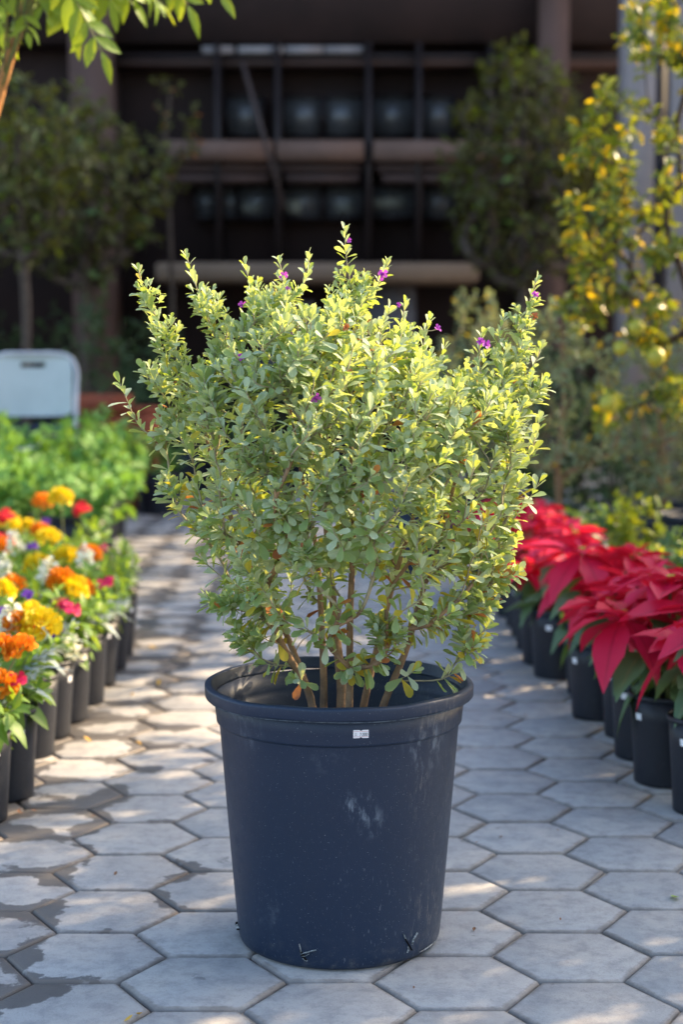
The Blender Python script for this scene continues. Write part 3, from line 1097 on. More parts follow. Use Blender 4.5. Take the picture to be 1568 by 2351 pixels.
# ------------------------------------------------------------------ the silvery shrub
shrub = thing('sage_shrub', 'tall silvery green flowering shrub in the large blue-black pot', 'shrub', (PX, PY, 0.31))
SB = np.array([PX, PY, 0.31])
sk = Skeleton()
def pt(x, y, dy):
    return at(x, y, PY + dy)
def trunk_px(base, pts):
    bx, by = base
    return [np.array([PX + bx, PY + by, 0.308])] + [pt(*p) for p in pts]
TR = [
    trunk_px((-0.045, -0.03), [(722, 1600, -0.035), (650, 1490, -0.04), (592, 1350, -0.05), (515, 1150, -0.05), (470, 1000, -0.04), (452, 880, -0.03)]),
    trunk_px((-0.028, 0.0), [(745, 1600, -0.01), (738, 1420, 0.0), (728, 1260, 0.02), (690, 1080, 0.05), (660, 900, 0.06)]),
    trunk_px((-0.002, -0.01), [(788, 1600, -0.01), (772, 1460, 0.02), (758, 1310, 0.05), (740, 1120, 0.1), (720, 930, 0.13)]),
    trunk_px((0.012, -0.04), [(803, 1600, -0.04), (803, 1420, -0.05), (812, 1230, -0.06), (806, 1020, -0.05), (798, 820, -0.03), (794, 680, -0.02)]),
    trunk_px((0.05, -0.02), [(885, 1600, -0.03), (932, 1500, -0.03), (966, 1370, -0.03), (1005, 1250, -0.02), (1060, 1050, 0.0), (1120, 900, 0.02)]),
    trunk_px((0.03, 0.03), [(840, 1590, 0.03), (905, 1330, 0.08), (960, 1150, 0.12), (985, 980, 0.14)]),
    trunk_px((-0.03, 0.035), [(700, 1560, 0.05), (630, 1390, 0.1), (570, 1200, 0.13), (545, 1000, 0.13)]),
]
TRAD = []
for t_ in TR:
    TRAD.append(sk.trunk(t_, 0.018))
srng = random.Random(21)
tips = []                      # (x, y, dy, leafy length, upright)
for (x, y, dy, L) in [(318, 622, 0, .24), (428, 590, 0, .24), (563, 612, .02, .16), (640, 598, .06, .14), (708, 592, .0, .15), (792, 533, -.02, .20),
                      (888, 606, .0, .17), (985, 738, -.05, .14), (1108, 768, -.05, .14), (1157, 733, .0, .16), (1232, 645, .03, .24), (275, 880, .02, .10),
                      (312, 965, .03, .10), (470, 705, -.04, .16), (345, 735, .02, .16), (520, 760, .03, .15), (600, 690, -.05, .14), (655, 690, -.09, .12),
                      (752, 700, -.08, .12), (832, 690, -.06, .12), (930, 700, .04, .14), (1020, 800, 0, .13), (1070, 860, .05, .12), (1242, 800, .02, .14),
                      (1245, 880, 0, .12), (1238, 965, .02, .10), (1218, 1045, .0, .10), (1238, 1108, -.05, .10), (1195, 1170, -.03, .10), (1180, 1240, -.04, .10),
                      (1180, 1310, -.04, .11), (1130, 1390, -.06, .12), (385, 1100, .0, .11), (378, 1030, .02, .1), (402, 1165, -.02, .1), (440, 1210, -.03, .1),
                      (468, 1290, -.02, .1), (478, 1375, -.06, .13), (545, 1440, -.05, .11), (565, 1490, -.04, .10), (604, 1522, -.05, .07), (1102, 1472, -.08, .11), (1075, 1490, -.06, .10), (1120, 1440, -.04, .10),
                      (1035, 1548, -.06, .03), (890, 1432, -.13, .12), (915, 1450, -.11, .11), (957, 1338, -.12, .09), (730, 925, -.17, .10), (875, 632, -.02, .08), (560, 1050, -.17, .12),
                      (632, 1190, -.18, .12), (770, 1110, -.2, .12), (880, 1075, -.2, .12), (1000, 1150, -.19, .12), (545, 1280, -.16, .12), (1085, 1170, -.16, .1),
                      (690, 1250, -.19, .11), (860, 1240, -.2, .1), (1080, 1040, -.15, .12), (560, 1150, -.18, .1), (665, 1010, -.19, .12), (820, 980, -.2, .12),
                      (935, 1010, -.2, .12), (490, 900, -.1, .14), (1150, 960, -.08, .12), (1180, 830, 0, .14), (1000, 900, -.14, .12), (640, 850, -.14, .13),
                      (720, 800, -.13, .12), (860, 830, -.14, .12), (560, 860, -.1, .13), (400, 800, .0, .16), (330, 850, .0, .12), (395, 960, .0, .12),
                      (810, 1530, -.1, .06), (685, 1555, -.08, .04), (950, 1540, -.1, .05), (755, 1480, -.1, .06), (650, 1420, -.12, .08), (700, 1440, -.13, .08), (830, 1400, -.14, .09), (905, 1490, -.13, .07), (870, 1520, -.12, .06), (1000, 1430, -.1, .09), (1050, 1380, -.1, .1), (600, 1460, -.08, .08), (540, 1340, -.1, .1), (730, 1340, -.16, .1), (1090, 1300, -.1, .1), (780, 1400, -.14, .07)]:
    tips.append((x, y, dy, L, 1))
left_env = [(600, 640), (690, 580), (760, 510), (830, 455), (900, 385), (950, 375), (1000, 385), (1100, 415), (1200, 445), (1300, 500), (1400, 540), (1470, 600)]
right_env = [(600, 830), (690, 880), (760, 940), (830, 1000), (870, 1120), (920, 1205), (1000, 1215), (1100, 1205), (1200, 1175), (1300, 1160), (1400, 1110), (1450, 1040)]
ly, lx = zip(*left_env)
ry, rx = zip(*right_env)
count = 0
while count < 640:
    y = srng.uniform(705, 1420)
    x0, x1 = np.interp(y, ly, lx), np.interp(y, ry, rx)
    x = srng.uniform(x0, x1)
    u = (x - (x0 + x1) / 2) / ((x1 - x0) / 2)
    if (985 < x < 1090 and y < 870) or (y < 800 and srng.random() < 0.45):
        continue
    half = 0.25 * math.sqrt(max(0.05, 1 - u * u))
    if y < 800:
        half *= 0.55 + 0.45 * (y - 690) / 110
    if y > 1230:
        half *= 0.85
        if abs(u) < 0.66 and srng.random() < 0.92 * min(1, (y - 1225) / 90):
            continue
    v = srng.uniform(-1, 1)
    v = math.copysign(abs(v) ** 0.6, v)
    if srng.random() < 0.3:
        v = -abs(v)
    tips.append((x, y, v * half, srng.uniform(0.06, 0.12), 0))
    count += 1
T3 = []
for (x, y, dy, L, k) in tips:
    p = pt(x, y, dy)
    T3.append((np.linalg.norm(p - np.array([PX, PY, 0.45])), p, L, k, x, y))
T3.sort(key=lambda q: q[0])
runs = []
for (d_, p, L, k, x, y) in T3:
    h = (p[2] - 0.5) / 0.5
    out = np.array([p[0] - PX, p[1] - PY, 0.0])
    ol = np.linalg.norm(out)
    out = out / max(ol, 0.05)
    upw = 0.55 + 1.5 * max(0.0, min(1, h + 0.15))
    if k and y < 850:
        upw = 3.0
    td = unit(out * 0.9 + np.array([srng.uniform(-.3, .3), srng.uniform(-.3, .3), upw + srng.uniform(-.2, .3)]))
    s = sk.reach(p, td, step=0.013, minlen=0.15 if (k and y < 850) else 0.05)
    runs.append((s, L, h, k, y))
R = sk.radii(0.00085, 0.34, 0.0065)
for ids in TRAD:                # stems thicken towards the soil
    for q, i in enumerate(ids):
        R[i] = max(R[i], (0.0072 if ids is TRAD[2] else 0.0048) * (1 - q / len(ids)) + 0.0015)
stems(sk, R, shrub, M['bark'], M['twig'], SB, thin=0.0030, name='stem', thin_name='twigs', sides=8)

LV = Leaves()
def sage_kind(fr, p):
    q = srng.random()
    low = max(0.0, min(1.0, (0.72 - p[2]) / 0.3))
    if q < 0.003 + 0.035 * low:
        return 'sage', 'sage_orange'
    if q < 0.012 + 0.13 * low * (1.2 if p[0] > 0 else 0.6):
        return 'sage', 'sage_yellow'
    if q < 0.22 + 0.40 * low + (0.15 if fr > 0.6 else 0):
        return 'sage', 'sage_green'
    return 'sage', 'sage'
for (s, L, h, k, y) in runs:
    pts = np.array([sk.P[i] for i in s]) - SB
    low = max(0.0, min(1.0, 0.55 - h))
    size = (0.0225 if (k and y < 850) else 0.0275) + 0.0055 * low
    kd = lambda fr, p: sage_kind(fr, p + SB)
    leaf_run(LV, pts, L, 0.0058 if (k and y < 850) else 0.0062, size, kd, srng, 24, (62 if (k and y < 850) else 70) + 14 * low, (0.0 if (k and y < 850) else 0.08) + 0.55 * low, tipscale=0.68, wid=1.12, jit=0.18)
    if k and L > 0.1:           # tufts in the leaf axils of the long shoots
        n = len(s)
        for q in range(int(L / 0.011)):
            f = 0.18 + 0.82 * srng.random() ** 0.75
            i = max(0, n - 2 - int(f * min(n - 2, L / 0.013)))
            p0 = pts[i]
            T0 = unit(pts[min(i + 1, n - 1)] - pts[max(i - 1, 0)])
            rd = unit(np.cross(T0, [srng.uniform(-1, 1) for _ in range(3)]))
            l2 = 0.012 + 0.045 * f * srng.uniform(0.5, 1.0)
            p1 = p0 + rd * l2 * 0.55 + T0 * l2 * 0.35 + np.array([0, 0, l2 * 0.45])
            line = [p0 + (p1 - p0) * w for w in (0, 0.34, 0.67, 1.0)]
            leaf_run(LV, line, l2 * 0.9, 0.0052, size * 0.86, kd, srng, 22, 60, 0.03, wid=1.1)
# bare-ish inner stems carry a few yellowing leaves
for ids in TRAD:
    for i in ids[6:]:
        if srng.random() < 0.45 and sk.P[i][2] < 0.75:
            a = srng.uniform(0, 6.28)
            d = np.array([math.cos(a), math.sin(a), srng.uniform(-.9, .4)])
            LV.add(sk.P[i] - SB, d, (0, 0, 1), srng.uniform(.016, .024), 'sage', srng.choice(['sage_yellow', 'sage_green', 'sage_green', 'sage']))
LV.build(shrub, 300, SB)
print('sage leaves', len(LV.A))

def flower_mesh(mat, n=5, seed=0, funnel=True):
    r = random.Random(seed)
    fl = Leaves()
    for i in range(n):
        a = i * 6.283 / n + r.uniform(-.2, .2)
        d = (math.cos(a), math.sin(a), r.uniform(0.25, 0.6))
        fl.add((0, 0, 0.35), d, (0, 0, 1), 0.62 * r.uniform(.85, 1.1), 'petal', mat)
        if funnel:
            fl.add((0, 0, 0), (math.cos(a) * 0.5, math.sin(a) * 0.5, 1), (math.cos(a), math.sin(a), 0), 0.55, 'petal', mat)
    return fl.merged('flower', fl.A)
FM = [flower_mesh('purple', 5, 1), flower_mesh('purple', 5, 2)]
WM = [flower_mesh('wither', 6, 3), flower_mesh('wither', 5, 4)]
tipP = np.array([sk.P[r_[0][-1]] for r_ in runs])
allP = np.array(sk.P)
def place_flower(x, y, s, me, name):
    px, py, dz = project(allP)
    c = (px - x) ** 2 + (py - y) ** 2 + ((dz - 2.2) * 90) ** 2
    i = int(np.argmin(c))
    q = allP[i]
    p = at(x, y, q[1] - 0.012)
    d = Vector((srng.uniform(-.5, .5), -0.9, srng.uniform(0, .6)))
    rot = d.to_track_quat('Z', 'Y').to_matrix().to_4x4()
    m4 = Matrix.Translation(Vector(p - SB)) @ rot @ Matrix.Rotation(srng.uniform(0, 6), 4, 'Z') @ Matrix.Scale(s, 4)
    o = link(name, me, shrub, m4)
    mbb = MB()
    mbb.tube([q - SB, (q + p) / 2 - SB + np.array([0, 0, -0.001]), p - SB], 0.0007, 4)
    mbb.build('flower_stalk', M['twig'], shrub, True)
for (x, y, s) in [(730, 915, .014), (1112, 792, .013), (877, 630, .014), (558, 702, .011), (650, 634, .012), (555, 822, .010), (1003, 756, .010),
                  (1230, 677, .009), (1210, 800, .006), (668, 768, .006), (660, 664, .007), (800, 552, .007), (914, 700, .007), (1104, 785, .010)]:
    place_flower(x, y, s, FM[int(x) % 2], 'flower')
for (x, y, s) in [(690, 884, .009), (745, 852, .009), (792, 750, .009), (805, 856, .008), (633, 668, .008), (1227, 730, .011), (838, 1135, .008)]:
    place_flower(x, y, s, WM[int(x) % 2], 'withered_flower')

ORD = ['first', 'second', 'third', 'fourth', 'fifth', 'sixth', 'seventh', 'eighth', 'ninth', 'tenth', 'eleventh', 'twelfth', 'thirteenth', 'fourteenth', 'fifteenth']
# ------------------------------------------------------------------ small pots
def small_pot_parts(parent, r_top, r_bot, h, tagang=None, mat='small_pot', seg=28):
    b = MB()
    pr = [(0.0, 0.003), (r_bot * 0.92, 0.0025), (r_bot, 0.0), (r_bot * 1.01, 0.006)]
    for k in range(1, 5):
        t = k / 4
        pr.append((r_bot + (r_top * 0.965 - r_bot) * t, 0.006 + (h * 0.955 - 0.006) * t))
    pr += [(r_top * 0.93, h * 0.955), (r_top * 0.90, h * 0.80)]
    b.lathe(pr, seg)
    b.build('body', M[mat], parent, True)
    b = MB()
    b.lathe([(r_top * 0.955, h * 0.945), (r_top, h * 0.95), (r_top * 1.01, h * 0.972), (r_top * 0.99, h * 0.998), (r_top * 0.955, h), (r_top * 0.935, h * 0.985), (r_top * 0.93, h * 0.95)], seg)
    b.build('rim', M[mat], parent, True)
    b = MB()
    b.lathe([(r_top * 0.905, h * 0.86), (r_top * 0.5, h * 0.875), (0.0, h * 0.88)], 18)
    b.build('soil', M['soil'], parent, True)
    if tagang is not None:
        b = MB()
        P0, T = [], []
        zt = h * 0.80
        for k in range(5):
            a = tagang + (k - 2) * 0.055
            for z in (zt, zt - 0.014):
                rr = r_bot + (r_top * 0.965 - r_bot) * (z / (h * 0.955)) + 0.0009
                P0.append((rr * math.cos(a), rr * math.sin(a), z))
        for k in range(4):
            a = 2 * k
            T += [(a, a + 1, a + 3), (a, a + 3, a + 2)]
        b.add(P0, T)
        b.build('price_sticker', M['paper'], parent)

prng = random.Random(4)
PG = 'small black pots of the red-leaved row'
p_proto = thing('nursery_pot', 'small black plastic pot holding a red poinsettia beside the path', 'pot', (0, 0, 0), PG)
small_pot_parts(p_proto, 0.083, 0.068, 0.192, math.radians(-135))
right_pots = []
for k, (ex, ey) in enumerate([(1547, 1863), (1457, 1795), (1413, 1737), (1389, 1688), (1314, 1645), (1303, 1592), (1226, 1552), (1200, 1522), (1186, 1489), (1174, 1460), (1162, 1437)]):
    g = ground(ex, ey)
    right_pots.append((g[0] + 0.070, g[1] + 0.012))
for k in range(4):
    X, Y = right_pots[-1]
    right_pots.append((X - 0.01, Y + 0.22))
# keep neighbours apart
def relax(pots, dmin):
    pots = [list(p) for p in pots]
    for _ in range(200):
        for i in range(len(pots)):
            for j in range(i + 1, len(pots)):
                dx, dy = pots[j][0] - pots[i][0], pots[j][1] - pots[i][1]
                d = math.hypot(dx, dy)
                if d < dmin:
                    f = (dmin - d) / 2 / max(d, 1e-6)
                    pots[i][0] -= dx * f; pots[i][1] -= dy * f
                    pots[j][0] += dx * f; pots[j][1] += dy * f
    return [tuple(p) for p in pots]
right_pots = relax(right_pots, 0.176)
for k, (X, Y) in enumerate(right_pots):
    if k == 0:
        p_proto.location = (X, Y, 0.0008)
        p_proto.rotation_euler = (0, 0, prng.uniform(-0.2, 0.2))
        p_proto['label'] = 'small black pot under the poinsettia farthest from the building, with white sticker'
    else:
        dup(p_proto, (X, Y, 0.0008), prng.uniform(-0.35, 0.35), 'small black pot, %s in the poinsettia row counted towards the building' % ORD[k])

BM = {}
def part_leaf(parent, kind, mat, pos, d, n, s, name, wid=1.0):
    d = unit(d)
    x = np.cross(d, np.asarray(n, float))
    if np.linalg.norm(x) < 1e-3:
        x = np.cross(d, (0.3, 0.7, 0.2))
    x = unit(x)
    z = np.cross(x, d)
    x = x * wid
    j = prng.randrange(len(TP[kind]))
    key = (kind, j, mat, name)
    if key not in BM:
        V, T, r = TP[kind][j]
        BM[key] = np_mesh(name, V, T, M[mat], None, r)
    m4 = Matrix(((x[0] * s, d[0] * s, z[0] * s, pos[0]), (x[1] * s, d[1] * s, z[1] * s, pos[1]), (x[2] * s, d[2] * s, z[2] * s, pos[2]), (0, 0, 0, 1)))
    return link(name, BM[key], parent, m4)

def poinsettia(X, Y, label, seed, nst=4, big_=1.0):
    r = random.Random(seed)
    t = thing('poinsettia', label, 'plant', (X, Y, 0.165), 'poinsettias along the path')
    for q in range(nst):
        a = q * 6.283 / nst + r.uniform(-.5, .5)
        rad = r.uniform(0.045, 0.105)
        hgt = r.uniform(0.125, 0.235) * big_
        top = np.array([math.cos(a) * rad, math.sin(a) * rad, hgt])
        mid = np.array([math.cos(a) * rad * 0.35, math.sin(a) * rad * 0.35, hgt * 0.5])
        base = np.array([math.cos(a) * 0.014, math.sin(a) * 0.014, -0.004])
        b = MB()
        P = resample(np.array([base, mid, top]), 0.02)
        b.tube(P, np.linspace(0.0042, 0.0028, len(P)), 6)
        b.build('stem', M['green_stem'], t, True)
        for k in range(6):      # green leaves up the stem
            f = 0.25 + 0.6 * k / 6
            p = P[min(int(f * len(P)), len(P) - 1)]
            b2 = a + k * GA + r.uniform(-.3, .3)
            d = np.array([math.cos(b2), math.sin(b2), r.uniform(-0.75, 0.1)])
            part_leaf(t, 'poin', 'poin_leaf', p + unit(d) * 0.012, d, (0, 0, 1), r.uniform(0.085, 0.130) * big_, 'leaf')
        for ring, (n, l0, e0) in enumerate([(6, 0.128, -8), (5, 0.100, 8), (3, 0.056, 32)]):
            for k in range(n):
                b2 = a + k * 6.283 / n + ring * 0.6 + r.uniform(-.25, .25)
                e = math.radians(e0 + r.uniform(-20, 20))
                d = np.array([math.cos(b2) * math.cos(e), math.sin(b2) * math.cos(e), math.sin(e)])
                part_leaf(t, 'bract', 'red_bract', top + np.array([0, 0, 0.004 * ring - 0.008]) + unit(d) * 0.004, d,
                          (r.uniform(-.3, .3), r.uniform(-.3, .3), 1), l0 * r.uniform(0.82, 1.18) * big_, 'bract')
        cy = MB()
        for k in range(6):
            b2 = k * 1.05
            c = top + np.array([math.cos(b2) * 0.006, math.sin(b2) * 0.006, 0.004])
            cy.lathe([(0.0, -0.004), (0.0028, 0.0), (0.0028, 0.004), (0.0, 0.006)], 6, c)
        cy.build('flower_centre', M['cyathia'], t, True)
    return t
plabs = ['broad red poinsettia in the row, the one farthest from the building',
         'large drooping red poinsettia with grey-green lower leaves over the paving']
for k, (X, Y) in enumerate(right_pots):
    if k in (0, 1):
        lab = plabs[k]
    else:
        lab = 'red poinsettia, %s in its row counted towards the building' % ORD[k]
    poinsettia(X + prng.uniform(-.01, .01), Y + prng.uniform(-.01, .01), lab, 100 + k, 4 if k < 9 else 3, 1.12 if k in (1, 2, 4) else prng.uniform(0.88, 1.0))

# ------------------------------------------------------------------ flower pots on the other side
fl_pots = []
for (ex, ey) in [(17, 1881), (73, 1831), (123, 1733), (160, 1690), (200, 1653), (238, 1613), (290, 1533)]:
    g = ground(ex, ey)
    fl_pots.append((g[0] - 0.066, g[1] + 0.010))
fl_pots += [(-0.69, 4.34), (-0.70, 4.78), (-0.72, 4.97)]
for k in range(10):
    fl_pots.append((-0.885 + 0.01 * (k % 2), 3.62 + 0.185 * k))
for k in range(6):
    fl_pots.append((-1.07, 4.42 + 0.185 * k))
fl_pots = relax(fl_pots, 0.168)
f_proto = thing('flower_pot', 'small black plastic pot holding mixed bedding flowers beside the path', 'pot', (0, 0, 0), 'small black pots of the flower bed row')
small_pot_parts(f_proto, 0.079, 0.064, 0.185, math.radians(-40))
rows = [('path-side', list(range(0, 10))), ('middle', list(range(10, 20))), ('outer', list(range(20, 26)))]
fplace = {}
for (rn, ids) in rows:
    for q, i in enumerate(sorted(ids, key=lambda i: -fl_pots[i][1])):
        fplace[i] = (ORD[q], rn)
for k, (X, Y) in enumerate(fl_pots):
    fl_lab = 'small black pot, %s from the basil in the %s row of bedding flowers' % fplace[k]
    if k == 0:
        f_proto.location = (X, Y, 0.0008)
        f_proto['label'] = fl_lab
    else:
        dup(f_proto, (X, Y, 0.0008), prng.uniform(-0.4, 0.4), fl_lab)

def pompom(mat, seed):
    r = random.Random(seed)
    fl = Leaves()
    n = 95
    for i in range(n):
        zf = 1 - 1.45 * (i + 0.5) / n
        a = i * GA + r.uniform(-.2, .2)
        rad = math.sqrt(max(0, 1 - zf * zf))
        nrm = np.array([math.cos(a) * rad, math.sin(a) * rad, zf])
        d = unit(nrm + np.array([r.uniform(-.35, .35), r.uniform(-.35, .35), 0.25]))
        side = unit(np.cross(nrm, (r.uniform(-1, 1), r.uniform(-1, 1), 0.4)))
        fl.add(nrm * np.array([.32, .32, .22]), d, side * 0.8 + np.array([0, 0, 0.6]), 0.30 * r.uniform(.85, 1.2), 'petal', mat, 1.25)
    return fl.merged('flower_head', fl.A)
def spike(mat, seed):
    r = random.Random(seed)
    fl = Leaves()
    for i in range(46):
        z = r.random()
        a = i * GA
        rad = 0.30 * (1 - 0.6 * z)
        p = np.array([math.cos(a) * rad * 0.4, math.sin(a) * rad * 0.4, z - 0.3])
        d = np.array([math.cos(a), math.sin(a), r.uniform(-.2, .7)])
        fl.add(p, d, (r.uniform(-1, 1), r.uniform(-1, 1), 1), 0.34 * (1.1 - 0.5 * z) * r.uniform(.8, 1.2), 'petal', mat, 1.3)
    return fl.merged('flower_head', fl.A)
def flat_flower(mat, seed, n=5):
    r = random.Random(seed)
    fl = Leaves()
    for i in range(n):
        a = i * 6.283 / n + r.uniform(-.1, .1)
        fl.add((0, 0, 0), (math.cos(a), math.sin(a), 0.18), (0, 0, 1), 0.5 * r.uniform(.9, 1.1), 'petal', mat, 1.25)
    for i in range(n):
        a = (i + .5) * 6.283 / n
        fl.add((0, 0, -0.03), (math.cos(a), math.sin(a), 0.05), (0, 0, 1), 0.5 * r.uniform(.9, 1.1), 'petal', mat, 1.1)
    return fl.merged('flower_head', fl.A)
HEADS = {'Y': [pompom('yellow_petal', s) for s in (1, 2)], 'O': [pompom('orange_petal', s) for s in (3, 4)], 'W': [spike('white_petal', s) for s in (5, 6)],
         'R': [flat_flower('red_petal', 7, 6)], 'Mg': [flat_flower('magenta_petal', 8)], 'V': [flat_flower('violet_petal', 9)]}
SZ = {'Y': .066, 'O': .054, 'W': .062, 'R': .062, 'Mg': .042, 'V': .034}
flowers = [('Y', 62, 1211), ('Y', 110, 1237), ('Y', 85, 1300), ('Y', 160, 1352), ('Y', 2, 1357), ('Y', 62, 1418), ('Y', 92, 1437), ('Y', 138, 1143), ('Y', 152, 1278),
           ('O', 97, 1152), ('O', 90, 1217), ('O', 205, 1272), ('O', 138, 1330), ('O', 188, 1353), ('O', 30, 1345), ('O', 42, 1433), ('O', 45, 1487), ('O', 3, 1487), ('O', 2, 1255), ('O', 5, 1570),
           ('W', 35, 1255), ('W', 197, 1287), ('W', 108, 1320), ('W', 20, 1432), ('W', 168, 1492), ('W', 4, 1310),
           ('R', 187, 1165), ('R', 14, 1182), ('R', 15, 1232), ('Mg', 240, 1335), ('Mg', 165, 1395), ('Mg', 137, 1382), ('Mg', 237, 1258), ('Mg', 37, 1557), ('Mg', 4, 1690),
           ('V', 73, 1252), ('V', 62, 1362), ('V', 135, 1357), ('V', 104, 1195), ('V', 125, 1445), ('V', 2, 1400), ('Y', 15, 1200)]
assign = {k: [] for k in range(len(fl_pots))}
for (c, x, y) in flowers:
    best = None
    for k, (X, Y) in enumerate(fl_pots):
        p = at(x, y, Y)
        off = abs(p[0] - X)
        if off > 0.13:
            continue
        cost = abs(p[2] - 0.335) * 2 + off + 0.03 * len(assign[k])
        if p[2] < 0.24 or p[2] > 0.46:
            cost += 0.5
        if best is None or cost < best[0]:
            best = (cost, k, p)
    if best:
        assign[best[1]].append((c, best[2]))
CN = {'Y': 'yellow', 'O': 'orange', 'W': 'white', 'R': 'red', 'Mg': 'crimson', 'V': 'violet'}
BD = np.array
seen_lab = {}
for k, (X, Y) in enumerate(fl_pots):
    r = random.Random(300 + k)
    base = np.array([X, Y, 0.158])
    cols = []
    for (c, p) in assign[k]:
        if CN[c] not in cols:
            cols.append(CN[c])
    dustyp = k in (1, 5, 2)
    pl = '%s from the basil in the %s row' % fplace[k]
    if cols:
        lab = ' and '.join(cols[:3]) + ' bedding flowers, ' + pl
        cat = 'flowers'
    else:
        lab = ('silver-leaved' if dustyp else 'green') + ' bedding plant without flowers, ' + pl
        cat = 'plant'
    t = thing('bedding_plant', lab, cat, tuple(base), 'bedding plants by the path')
    lv = Leaves()
    nl = 120 if k < 10 else 95
    stemsb = MB()
    for q in range(12):
        a = q * GA
        rad = r.uniform(0.03, 0.115)
        hh = r.uniform(0.08, 0.17) * (1.0 if Y > 3.5 else 0.75)
        top = np.array([math.cos(a) * rad, math.sin(a) * rad, hh])
        P = resample(np.array([[math.cos(a) * .015, math.sin(a) * .015, -0.003], top * np.array([.5, .5, .55]), top]), 0.02)
        stemsb.tube(P, 0.0016, 4)
        kind = 'broad' if (k % 3 == 1 or k < 2) else ('lance' if k % 3 == 0 else 'ovate')
        siz = {'broad': 0.072, 'lance': 0.064, 'ovate': 0.050}[kind]
        leaf_run(lv, P, 0.5, 0.0125, siz, lambda f, p: (kind, 'flower_leaf'), r, 30, 80, 0.45)
    stemsb.build('stems', M['green_stem'], t, True, kind='stuff')
    lv.build(t, 45, base)
    for (c, p) in assign[k]:
        loc = p - base
        hd = HEADS[c][r.randrange(len(HEADS[c]))]
        s = SZ[c] * r.uniform(.9, 1.12)
        tilt = Vector((r.uniform(-.35, .35), -0.55 if c in 'RMgV' else r.uniform(-.45, 0), 1))
        rot = tilt.to_track_quat('Z', 'Y').to_matrix().to_4x4()
        o = link('flower_head', hd, t, Matrix.Translation(Vector(loc)) @ rot @ Matrix.Rotation(r.uniform(0, 6), 4, 'Z') @ Matrix.Scale(s, 4))
        b = MB()
        P = resample(np.array([[r.uniform(-.02, .02), r.uniform(-.02, .02), -0.003], [loc[0] * .6, loc[1] * .6, loc[2] * .6], loc + np.array([0, 0, -0.004])]), 0.02)
        b.tube(P, 0.0019, 5)
        b.build('flower_stalk', M['green_stem'], t, True)
    if dustyp:
        for q in range(7):
            a = q * 0.9 + r.uniform(-.2, .2) - 1.2
            d = unit(np.array([math.cos(a), math.sin(a) - 0.4, r.uniform(.1, .7)]))
            lob = Leaves()
            sd = np.cross(d, (0, 0, 1))
            for w in range(8):
                f = 0.25 + 0.72 * w / 8
                for sg in (-1, 1):
                    lob.add(d * 0.10 * f, d * 0.9 + sg * sd * 0.8, np.cross(sd, d), 0.042 * (1.15 - 0.6 * f), 'petal', 'dusty', 0.55)
            lob.add((0, 0, 0), d, np.cross(sd, d), 0.112, 'lance', 'dusty', 0.8)
            me = lob.merged('silver_leaf', lob.A)
            link('silver_leaf', me, t, Matrix.Translation((d[0] * 0.03, d[1] * 0.03, 0.05 + 0.02 * (q % 3))))

# ------------------------------------------------------------------ leafy plants further back
def bushy(name, label, cat, loc, pot, h0, height, rad, nt, lsize, lkind, lmat, seed, nparts=30, spacing=0.02, trunk_r=0.006, group=None,
          droop=0.3, el1=75, updir=1.0, alt=None, run=0.16, flat=1.0, cz=None, stem_mat='green_stem', fill=0.55, wid=1.0):
    """a plant or tree: trunk up to the crown, shoots reaching through an ellipsoid crown"""
    r = random.Random(seed)
    base = np.array([loc[0], loc[1], h0])
    t = thing(name, label, cat, tuple(base), group)
    s_ = Skeleton()
    cz = height * 0.55 if cz is None else cz
    s_.trunk([(0, 0, -0.004), (r.uniform(-.02, .02), r.uniform(-.02, .02), cz * 0.5), (r.uniform(-.04, .04), r.uniform(-.04, .04), cz), (0, 0, cz + (height - cz) * 0.6)], 0.04)
    tp = []
    for q in range(nt):
        while True:
            v = np.array([r.uniform(-1, 1) for _ in range(3)])
            if 0.15 < np.linalg.norm(v) < 1 and (np.linalg.norm(v) > fill or r.random() < 0.4):
                break
        hz = (height - cz) if v[2] > 0 else cz * flat
        tp.append(np.array([v[0] * rad, v[1] * rad, cz + v[2] * hz]))
    tp.sort(key=lambda p: np.linalg.norm(p - np.array([0, 0, cz * 0.5])))
    lv = Leaves()
    def kd(f, p):
        if alt and r.random() < alt[1]:
            return lkind, alt[0]
        return lkind, lmat
    for p in tp:
        o = np.array([p[0], p[1], 0]) / max(rad, 1e-3)
        ids = s_.reach(p, o + np.array([r.uniform(-.3, .3), r.uniform(-.3, .3), updir]), step=0.03, minlen=0.05)
        leaf_run(lv, np.array([s_.P[i] for i in ids]), run, spacing, lsize, kd, r, 30, el1, droop, wid=wid)
    RR = s_.radii(trunk_r * 0.16, 0.45, trunk_r)
    for q, i in enumerate(s_.shoots[0]):
        RR[i] = max(RR[i], trunk_r * (1 - 0.6 * q / len(s_.shoots[0])))
    stems(s_, RR, t, M[stem_mat], M[stem_mat], (0, 0, 0), thin=trunk_r * 0.62, name='trunk', thin_name='branches', sides=6)
    lv.build(t, nparts, base, rest='crown')
    return t

def pot_at(X, Y, r_top, r_bot, h, label, group=None, mat='small_pot', name='nursery_pot'):
    t = thing(name, label, 'pot', (X, Y, 0.0008), group)
    small_pot_parts(t, r_top, r_bot, h, None, mat)
    return t

